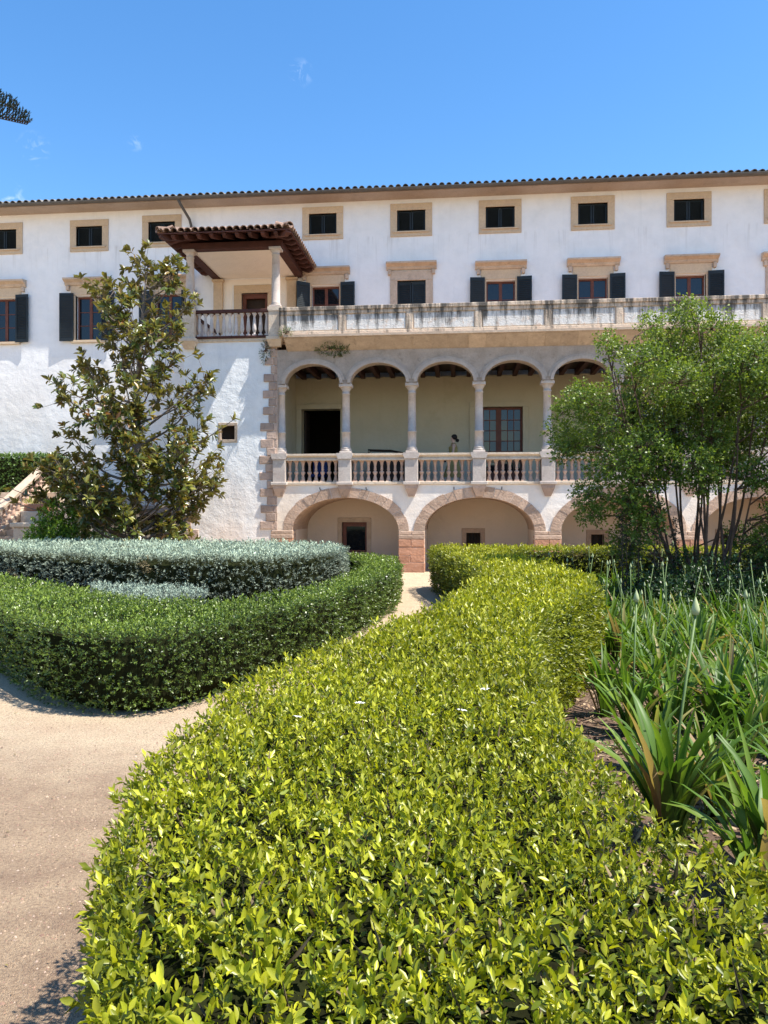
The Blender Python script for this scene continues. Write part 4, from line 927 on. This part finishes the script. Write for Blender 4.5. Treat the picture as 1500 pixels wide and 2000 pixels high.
# ------------------------------------------------------------------ looser shrubs, climbers
def shrub(name, label, loc, size, nsp, leaf, wr, co, cn, mat, seed, cat='shrub', dome=True, group=None):
    g = np.random.default_rng(seed); root = tag(empty(name, loc), label, cat, group)
    d = unit(g.normal(size=(nsp, 3))); d[:, 2] = np.abs(d[:, 2]) if dome else d[:, 2]
    lump = 1+.22*vnoise(d, 4.5, seed)+.1*vnoise(d, 11, seed+1)
    B = d*np.array(size)*(lump*g.uniform(.45, 1.05, nsp)**.5)[:, None]; A = unit(d+np.array([0, 0, .4])+g.normal(0, .4, (nsp, 3)))
    fo = link('foliage', np_mesh('foliage', *sprigs(B, A, 7, .12, leaf, wr, np.array([co]), np.array([cn]), T_LO, spread=(.5, 1.2)), mat), root); fo['kind'] = 'stuff'
    tb = MB()
    for i in range(9):
        q = B[i*7 % nsp]*.8; tb.tube([(g.normal(0, .08), g.normal(0, .08), 0), tuple(q*.5+np.array([0, 0, .05])), tuple(q)], [.016, .010, .004], 5)
    tb.build('stems', M['bark_red'], root); return root
shrub('climbing_vine', 'rounded mound of bright green vine spilling over the staircase wall', (-9.75, -3.75, 0), (.95, .6, 1.8), 2600, .06, .65, (.05, .11, .014), (.20, .31, .03), M['leaf_myrtle'], 21)
shrub('climbing_vine', 'darker trailing vine hanging at the magnolia foot beside the cream wall', (-9.9, -.3, 0), (.95, .6, 1.5), 1300, .055, .6, (.030, .060, .014), (.09, .14, .025), M['leaf_box'], 22)
shrub('dark_shrub', 'dark leafy shrub right of the myrtle stems at the picture edge', (5.15, -9.0, 0), (.95, .8, 1.75), 1500, .06, .5, (.020, .042, .014), (.055, .10, .024), M['leaf_box'], 23)
shrub('dark_shrub', 'low dark shrub at the foot of the myrtle stems', (3.35, -9.9, 0), (1.25, .7, .95), 1500, .055, .5, (.018, .040, .014), (.050, .095, .024), M['leaf_box'], 24)
shrub('dark_shrub', 'low dark shrub behind the strap-leaved plants at right', (5.0, -10.6, 0), (1.3, .7, .85), 1300, .055, .5, (.018, .040, .014), (.050, .095, .024), M['leaf_box'], 25)
shrub('wall_fern', 'green weed tuft hanging from the cornice above the first arch', (-3.62, -.10, 6.32), (.42, .16, .16), 170, .05, .45, (.045, .075, .016), (.11, .15, .03), M['leaf_myrtle'], 26, 'plant', False)
shrub('wall_fern', 'small weed tuft at the left end of the parapet', (-4.88, -.42, 6.72), (.12, .08, .10), 40, .045, .45, (.05, .08, .016), (.13, .17, .03), M['leaf_myrtle'], 27, 'plant', False)
shrub('wall_fern', 'weed tuft trailing down the quoins below the porch pedestal', (-5.55, -.07, 6.30), (.08, .08, .30), 60, .045, .45, (.03, .05, .014), (.07, .10, .02), M['leaf_box'], 28, 'plant', False)
# upright leafy shoots of dark foliage hanging beside the stems
for i, (px_, zt, dy) in enumerate(((1215, 1.75, -.3), (1232, 1.95, .1), (1272, 2.1, -.2), (1292, 1.85, .2), (1312, 1.6, -.1), (1250, 1.6, 0))):
    x = 3.75+(px_-1372)*kk; r0 = tag(empty('leafy_shoot', (x, -9.5+dy, 0)), 'upright dark leafy shoot left of the myrtle stems', 'plant', 'dark shoots left of the myrtle')
    m = 70; zz = np.linspace(.5, zt, m); B = np.column_stack([rng.normal(0, .02, m), rng.normal(0, .02, m), zz]); A = np.column_stack([rng.normal(0, 1, (m, 2)), np.full(m, -.1)])
    fo = link('foliage', np_mesh('foliage', *sprigs(B, A, 4, .06, .055, .4, np.array([[.035, .035, .022]]), np.array([[.06, .055, .03]]), T_LO, spread=(.4, 1)), M['leaf_box']), r0)
    t_ = MB(); t_.tube([(0, 0, 0), (.01, 0, zt*.5), (0, 0, zt)], [.012, .009, .004], 5); t_.build('stem', M['bark_red'], r0)

# ------------------------------------------------------------------ strap-leaved agapanthus in the bed
def strap(g, L, w, az, lean, bend, col):
    n = 7; t = np.linspace(0, 1, n); th = lean+bend*t**1.6; ds = L/(n-1)
    r = np.concatenate([[0], np.cumsum(np.sin(th[:-1])*ds)]); z = np.concatenate([[0], np.cumsum(np.cos(th[:-1])*ds)])
    wd = w*np.clip(1.25-t**2*1.15, .04, 1)*np.clip(.55+t*2.2, 0, 1); d = np.array([math.cos(az), math.sin(az), 0]); s = np.array([-d[1], d[0], 0]); tws = g.normal(0, .25)
    V = []; fold = .22
    for i in range(n):
        c = d*r[i]+np.array([0, 0, z[i]]); nv = d*-math.cos(th[i])+np.array([0, 0, math.sin(th[i])]); ss = s*math.cos(tws*t[i])+nv*math.sin(tws*t[i])
        V += [c-ss*wd[i]/2+nv*wd[i]*fold, c, c+ss*wd[i]/2+nv*wd[i]*fold]
    F = []
    for i in range(n-1):
        a = i*3
        for q in (0, 1): F += [(a+q, a+q+1, a+q+4), (a+q, a+q+4, a+q+3)]
    return np.array(V), np.array(F), np.tile(col*g.uniform(.75, 1.25), (len(V), 1))
def strap_set(g, n, L, w, flop=.5, spread=.07):
    o = []
    for i in range(n):
        az = g.uniform(0, 6.283); k = g.random(); col = np.array([.080, .150, .020]) if k < .6 else (np.array([.155, .235, .028]) if k < .90 else (np.array([.28, .25, .08]) if k < .965 else np.array([.33, .22, .11])))
        v, f, c = strap(g, L*g.uniform(.6, 1.1), w*g.uniform(.7, 1.15), az, g.uniform(.05, .45), g.uniform(.2, 1.3) if g.random() > flop else g.uniform(1.2, 2.3), col)
        b = g.uniform(0, spread); v = v+np.array([math.cos(az)*b, math.sin(az)*b, 0]); o.append((v, f, c))
    return o
GREENSTALK = simple('flower_stalk', (.13, .19, .06), (.10, .15, .05), 10, rough=.5, bmp=0)
BUD = simple('pale_bud', (.42, .46, .24), (.36, .40, .20), 20, rough=.6, bmp=0)
def stalk(root, h, lx, ly, thick=.007, bud=.05):
    t = MB(); t.tube([(0, 0, 0), (lx*.35, ly*.35, h*.5), (lx, ly, h)], [thick, thick*.85, thick*.7], 6); o = t.build('flower_stalk', GREENSTALK, root)
    b = MB(); b.lathe([(.002, -.005), (bud*.22, .0), (bud*.30, bud*.35), (bud*.2, bud*.75), (.002, bud*1.25)], 8, (lx, ly, h), cap=False); b.build('bud', BUD, o)
ag = np.random.default_rng(31)
near_cl = [((1.08, -17.5), 46, .82, .058, 'big strap-leaved agapanthus clump nearest the lime hedge with a tall budded stalk', [(1.15, .16, .12)]),
           ((1.42, -17.95), 34, .74, .054, 'strap-leaved agapanthus clump at the right picture edge beside the biggest near clump', []),
           ((1.30, -15.6), 34, .66, .050, 'agapanthus clump second from the camera, beside the bare soil patch', [(1.0, .05, .1)]),
           ((2.1, -16.1), 22, .60, .034, 'agapanthus clump with floppy pale leaves at the right edge behind the bare soil', [(1.05, .12, .1)]),
           ((1.75, -14.4), 24, .62, .032, 'agapanthus clump tucked against the bulge of the lime hedge', []),
           ((1.26, -16.45), 30, .54, .044, 'low agapanthus clump at the edge of the bare soil patch', []),
           ((1.20, -15.05), 30, .62, .046, 'agapanthus clump squeezed in beside the hedge bulge, nearest its base', []),
           ((1.85, -16.3), 24, .58, .034, 'agapanthus clump in the middle of the near group, behind the shorter one', []),
           ((1.42, -17.2), 30, .64, .050, 'agapanthus clump directly right of the biggest near clump', []),
           ((1.78, -17.5), 30, .68, .050, 'agapanthus clump at the right edge just behind the nearest edge clump', []),
           ((1.30, -18.15), 26, .62, .048, 'agapanthus clump half hidden by the lime hedge in front of the biggest clump', []),
           ((1.72, -18.35), 28, .66, .050, 'agapanthus clump at the lower right picture edge, nearest of all', []),
           ((1.95, -17.0), 26, .62, .038, 'agapanthus clump at the right edge between the two nearest clumps and the soil', []),
           ((1.55, -16.55), 20, .52, .034, 'shorter agapanthus clump just behind the biggest near clump', []),
           ((2.45, -16.7), 22, .62, .036, 'agapanthus clump cut by the right picture edge', []),
           ((1.72, -15.2), 24, .60, .034, 'agapanthus clump right of the bare soil patch with leaves leaning left', []),
           ((2.35, -14.6), 24, .62, .032, 'agapanthus clump right of the one against the hedge bulge', [])]
for (xy, n, L, w, lab, stks) in near_cl:
    r0 = tag(empty('agapanthus', (xy[0], xy[1], .006)), lab, 'plant', 'agapanthus in the garden bed')
    for v, f, c in strap_set(ag, n, L, w, .3): link('leaf', np_mesh('leaf', v, f, c, M['leaf_strap']), r0)
    for (h, lx, ly) in stks: stalk(r0, h, lx, ly, .009, .075)
far = []
for i in range(900):
    x, y = ag.uniform(1.2, 7.2), ag.uniform(-15.9, -6.3)
    lim = np.interp(y, [-15.9, -15.4, -14, -12.8, -11.5, -9.8, -7.4, -6], [1.9, 1.5, 1.55, 1.66, 1.68, 1.55, 1.35, 1.5])
    if x < lim or (x-3.75)**2+(y+9.3)**2 < .5: continue
    if x > .62*(y+21.6)-.2: continue
    if any((x-a)**2+(y-b)**2 < .29**2 for a, b in far) or any((x-c[0][0])**2+(y-c[0][1])**2 < .32**2 for c in near_cl): continue
    far.append((x, y))
tufts = [np_mesh('foliage', *merge(strap_set(ag, 28, .64, .052, .5, .14)), M['leaf_strap']) for _ in range(6)]
for i, (x, y) in enumerate(far):
    nst = int(ag.choice([0, 0, 0, 1, 1, 2])); zone = 'in the sunny front of the bed' if y < -12.6 else ('in the middle of the bed before the myrtle' if y < -10 else 'in the shade at the back of the bed')
    r0 = tag(empty('agapanthus', (x, y, .006)), 'agapanthus clump '+('without stalks ', 'with one budded stalk ', 'with two budded stalks ')[nst]+zone, 'plant', 'massed agapanthus, '+('no stalk, ', 'one stalk, ', 'two stalks, ')[nst]+zone)
    s = ag.uniform(.85, 1.15); r0.rotation_euler = (0, 0, ag.uniform(0, 6.28)); r0.scale = (s, s, s)
    link('foliage', tufts[i % 6], r0)
    for q in range(nst): stalk(r0, ag.uniform(.75, 1.05), ag.normal(0, .14), ag.normal(0, .14), .006, .042)
# leaf litter on the bed, grit on the path
def litter(name, label, cat, pts, sz, cols, seed, flat=.35):
    g = np.random.default_rng(seed); m = len(pts); base = np.column_stack([pts, np.full(m, .008)])
    A = np.column_stack([g.normal(0, 1, (m, 2)), g.normal(0, flat, m)]); l = g.uniform(*sz, m)
    C = np.array(cols)[g.integers(0, len(cols), m)]*g.uniform(.7, 1.2, (m, 1))
    V, F, C = leaves(base, A, np.column_stack([g.normal(0, .3, (m, 2)), np.ones(m)]), l, l*g.uniform(.3, .6, m), C, T_LO); V[:, 2] = np.maximum(V[:, 2], .007)
    o = link(name, np_mesh(name, V, F, C, M['leaf_silver'])); o['kind'] = 'stuff'; tag(o, label, cat)
g = np.random.default_rng(3)
litter('leaf_litter', 'dry brown leaves scattered over the bed soil', 'dead leaves', np.column_stack([g.uniform(.5, 2.9, 12000), g.uniform(-19.4, -14, 12000)]), (.02, .06), [(.30, .20, .12), (.44, .33, .21), (.16, .10, .07), (.10, .065, .045)], 4)
litter('path_litter', 'small dry leaves dropped on the sandy path by the hedges', 'dead leaves', np.column_stack([g.uniform(-5, -.9, 420), g.uniform(-20, -14.8, 420)]), (.010, .030), [(.30, .20, .12), (.20, .16, .06), (.16, .10, .07)], 8, .2)
wp = np.column_stack([g.uniform(.80, 1.75, 420), g.uniform(-17.6, -14.6, 420)]); wp = wp[(vnoise(wp, 5, 41) > .05)]; m = len(wp)
V, F, C = sprigs(np.column_stack([wp, np.full(m, .006)]), np.column_stack([g.normal(0, .5, (m, 2)), np.ones(m)]), 6, .09, .045, .45, np.array([[.07, .11, .02]]), np.array([[.19, .24, .035]]), T_LO)
o = link('weeds', np_mesh('weeds', V, F, C, M['leaf'])); o['kind'] = 'stuff'; tag(o, 'small yellowish weeds sprouting on the soil beside the lime hedge', 'weeds')
gp = np.column_stack([g.uniform(-4.2, -.6, 9000), g.uniform(-20.4, -15.2, 9000)])
m = len(gp); oc = np.array([[1,0,0],[-1,0,0],[0,1,0],[0,-1,0],[0,0,.8],[0,0,-.3]]); of = np.array([[0,2,4],[2,1,4],[1,3,4],[3,0,4]])
sz = g.uniform(.0022, .0065, m)*np.where(g.uniform(size=m) < .03, 1.8, 1); V = np.column_stack([gp, np.zeros(m)])[:, None]+oc[None]*sz[:, None, None]*g.uniform(.7, 1.3, (m, 6, 1))
F = (np.arange(m)[:, None, None]*6+of[None]).reshape(-1, 3); C = np.repeat(np.array([[.34,.21,.15],[.42,.31,.24],[.24,.15,.11],[.40,.29,.20]])[g.integers(0, 4, m)]*g.uniform(.8, 1.2, (m, 1)), 6, axis=0)
o = link('gravel', np_mesh('gravel', V.reshape(-1, 3), F, C, M['leaf_silver'])); o['kind'] = 'stuff'; tag(o, 'fine reddish gravel lying on the path', 'gravel')

# ------------------------------------------------------------------ araucaria whose branch tip enters at top left
ara = tag(empty('araucaria_tree', (-12.2, -10.2, 0)), 'dark araucaria conifer whose branch tips reach in at the upper left', 'tree')
AO = np.array([-12.2, -10.2, 0.]); nd = []; ab = MB()
ab.tube([(0, 0, -.1), (.05, 0, 5), (0, 0, 12)], [.22, .17, .06], 10); ab.build('trunk', M['bark'], ara)
al = np.random.default_rng(17); ab = MB()
ps = math.atan(.10); s_, c_ = math.sin(ps), math.cos(ps)
def ray(px_, py_, k): a = (px_-750)/1500; return np.array([k*(-s_+a*c_), k*(c_+a*s_)-21.6, 1.7+(1000-py_)/1500*k])
def frond(p0, p1, sag, nb, blen):
    mid = (p0+p1)/2+np.array([0, 0, sag]); P = catmull([p0, mid, p1], 10, closed=False); P = np.vstack([P, p1]); ab.tube([tuple(p) for p in P], list(np.linspace(.022, .006, len(P))), 6)
    side = unit(np.cross(p1-p0, np.array([0, 0, 1.])))
    d0 = unit(p1-p0)
    for i in range(nb):
        t = .25+.75*i/(nb-1); j = t*(len(P)-1); a = P[int(j)]*(1-j % 1)+P[min(int(j)+1, len(P)-1)]*(j % 1)
        for sg in (-1, 1):
            l = blen*(1.06-t)**.6*al.uniform(.8, 1.1) if t < .98 else .1
            d = unit(d0*.46+side*sg*.34+np.array([0, 0, .9])+al.normal(0, .06, 3)); n = 7; q = [a+d*l*u+np.array([0, 0, .10*l*u*u]) for u in np.linspace(0, 1, n)]
            ab.tube([tuple(x) for x in q], list(np.linspace(.010, .003, n)), 4)
            m = int(l*230); u = al.uniform(0, 1, m); B = a+d*(l*u)[:, None]+np.array([0, 0, .10*l])*(u*u)[:, None]
            nd.append(leaves(B, d*1.3+al.normal(0, .42, (m, 3)), al.normal(size=(m, 3)), al.uniform(.03, .055, m), np.full(m, .012), np.tile([.012, .026, .012], (m, 1))*al.uniform(.5, 1.5, (m, 1)), T_LO))
t1 = ray(52, 243, 11.6); t2 = ray(30, 212, 11.9)
frond(AO+np.array([0, 0, 8.9]), t1, .12, 66, .82); frond(AO+np.array([0, 0, 9.35]), t2, .12, 56, .62)
for i in range(3):
    az = al.uniform(1.7, 5.2); h_ = al.uniform(6, 11); rr = 3.0*(1-(h_-6)/9); p0 = AO+np.array([0, 0, h_]); frond(p0, p0+np.array([rr*math.cos(az), rr*math.sin(az), -.3]), .2, 22, .4)
br_o = ab.build('branch', M['brown'], ara); br_o.location = tuple(-AO)
V, F, C = merge(nd); fo = link('crown', np_mesh('crown', V-AO, F, C, M['needle']), ara); fo['kind'] = 'stuff'

# ------------------------------------------------------------------ things in the loggia
ch = tag(empty('wooden_chest', (-2.05, 2.2, LZ)), 'long dark wooden chest with a sloping rail on top against the loggia wall', 'chest')
mb = MB(); mb.cbox(-.82, .82, -.3, .35, .12, .86, .02)
for x in (-.75, .75):
    for y in (-.25, .3): mb.box(x-.05, x+.05, y-.05, y+.05, 0, .12)
mb.build('body', M['brown'], ch)
mb = MB(); mb.tube([(-.80, -.2, .86), (-.80, -.2, 1.16), (-.1, -.2, 1.14), (.82, -.2, .94), (.82, -.2, .86)], .024, 6); mb.tube([(-.80, .2, .86), (-.80, .2, 1.16), (-.1, .2, 1.14), (.82, .2, .94), (.82, .2, .86)], .024, 6); mb.box(-.8, .8, -.2, .2, .862, .93)
mb.build('rail', M['brown'], ch)
ct = tag(empty('blue_chair', (-4.72, 3.75, LZ)), 'blue upholstered chair just inside the open loggia door', 'chair')
mb = MB(); mb.cbox(-.25, .25, -.25, .25, .40, .50, .03); mb.build('seat', M['blue_cloth'], ct)
mb = MB(); mb.cbox(-.25, .25, .20, .27, .52, .95, .03); mb.build('backrest', M['blue_cloth'], ct)
for x in (-.22, .22):
    for y in (-.22, .22): mb = MB(); mb.box(x-.02, x+.02, y-.02, y+.02, 0, .40 if y < 0 else .52); mb.build('leg', M['brown'], ct)

# ------------------------------------------------------------------ the person walking in the loggia
M['skin'] = simple('skin', (.62, .40, .30), (.58, .37, .27), 8, rough=.55, bmp=0); M['hair'] = simple('dark_hair', (.015, .011, .010), None, 20, rough=.45, bmp=.3)
M['dress'] = simple('olive_dress', (.46, .35, .13), (.38, .28, .10), 6, bmp=.2); M['black'] = simple('black_bag', (.012, .012, .013), None, 5, rough=.4)
per = tag(empty('person', (-.21, 1.95, LZ)), 'person with dark tied-back hair and olive dress walking left behind the balustrade', 'person'); per.rotation_euler = (0, 0, math.pi)
J = {'pelvis': (0, 0, .86, .125, .10), 'waist': (.01, 0, 1.02, .10, .085), 'chest': (.02, 0, 1.19, .13, .095), 'neckb': (.0, 0, 1.325, .06, .055), 'neck': (.015, 0, 1.38, .042, .042), 'jaw': (.045, 0, 1.43, .060, .058), 'skull': (.02, 0, 1.51, .082, .074), 'crown': (.015, 0, 1.565, .05, .05),
     'nose': (.098, 0, 1.455, .014, .014)}
for s, n in ((1, 'l'), (-1, 'r')):
    f = s*.16
    J.update({n+'hip': (0, s*.09, .82, .085, .085), n+'knee': (f*.9+.04, s*.085, .46, .052, .052), n+'ankle': (f*1.6-.05 if s > 0 else f*1.9, s*.08, .08 if s > 0 else .11, .034, .034), n+'toe': (f*1.6+.10 if s > 0 else f*1.9+.13, s*.085, .03, .028, .026),
              n+'sh': (.0, s*.165, 1.29, .052, .05), n+'el': (-.02 if s < 0 else .02, s*.205, 1.04, .037, .037), n+'wr': (.20 if s > 0 else .10, s*.17, .93 if s > 0 else .86, .025, .025), n+'palm': (.265 if s > 0 else .14, s*.155, .925 if s > 0 else .80, .026, .018)})
    bx, bz = (.30, .925) if s > 0 else (.155, .765)
    for q in range(4): J[n+'f%d' % q] = (bx, s*(.13+.016*q), bz+.004*q, .009, .009); J[n+'g%d' % q] = (bx+(.03 if s > 0 else .01), s*(.13+.016*q), bz-.028-.003*(q % 2), .008, .008)
    J[n+'th'] = (bx-.015, s*.125, bz+(.02 if s > 0 else .01), .010, .010)
E_ = [('pelvis', 'waist'), ('waist', 'chest'), ('chest', 'neckb'), ('neckb', 'neck'), ('neck', 'jaw'), ('jaw', 'skull'), ('skull', 'crown'), ('jaw', 'nose')]
for n in 'lr':
    E_ += [('pelvis', n+'hip'), (n+'hip', n+'knee'), (n+'knee', n+'ankle'), (n+'ankle', n+'toe'), ('chest', n+'sh'), (n+'sh', n+'el'), (n+'el', n+'wr'), (n+'wr', n+'palm'), (n+'palm', n+'th')]
    for q in range(4): E_ += [(n+'palm', n+'f%d' % q), (n+'f%d' % q, n+'g%d' % q)]
names = list(J); me = bpy.data.meshes.new('body'); me.from_pydata([J[k][:3] for k in names], [(names.index(a), names.index(b)) for a, b in E_], []); me.materials.append(M['skin'])
bo = link('body', me, per); sk = bo.modifiers.new('Skin', 'SKIN'); sk.use_smooth_shade = True; ss = bo.modifiers.new('Sub', 'SUBSURF'); ss.levels = 1; ss.render_levels = 2
for i, k in enumerate(names):
    sv = me.skin_vertices[0].data[i]; sv.radius = J[k][3:5]; sv.use_root = (k == 'pelvis')
def rings(rs, n=18):
    mb = MB(); v = []; f = []
    for (cx, z, rx, ry) in rs:
        for i in range(n): a = 2*math.pi*i/n; w = 1+.05*math.sin(a*5)*(z < .8); v.append((cx+rx*w*math.cos(a), ry*w*math.sin(a), z))
    for k in range(len(rs)-1):
        for i in range(n): f.append((k*n+i, k*n+(i+1) % n, (k+1)*n+(i+1) % n, (k+1)*n+i))
    mb.add(v, f, True); return mb
mb = rings([(.03, .30, .30, .20), (.03, .45, .26, .19), (.02, .65, .20, .185), (.005, .86, .150, .170), (.01, 1.0, .118, .135), (.02, 1.10, .13, .145), (.025, 1.2, .138, .145), (.03, 1.235, .12, .13)])
for s in (-1, 1): mb.tube([(.10, s*.075, 1.225), (.06, s*.09, 1.335), (-.04, s*.085, 1.33), (-.09, s*.06, 1.22)], .012, 6)
mb.build('dress', M['dress'], per)
hr = MB(); hr.lathe([(.02, -.055), (.070, -.045), (.092, .0), (.095, .04), (.080, .085), (.045, .112), (.004, .12)], 16, (-.012, 0, 1.495), cap=False); hr.lathe([(.004, -.055), (.045, -.04), (.058, 0), (.045, .04), (.004, .055)], 12, (-.105, 0, 1.425), cap=False)
hr.build('hair', M['hair'], per)
bg = tag(empty('handbag', (-.21-.33, 1.95-.15, LZ+.80)), 'small black bag held in the walking person\'s hand', 'bag'); mb = MB(); mb.cbox(-.10, .10, -.03, .03, -.05, .09, .015); mb.build('pouch', M['black'], bg)
mb = MB(); mb.tube([(-.07, 0, .09), (-.03, 0, .125), (.03, 0, .125), (.07, 0, .09)], .006, 6); mb.build('handle', M['black'], bg)
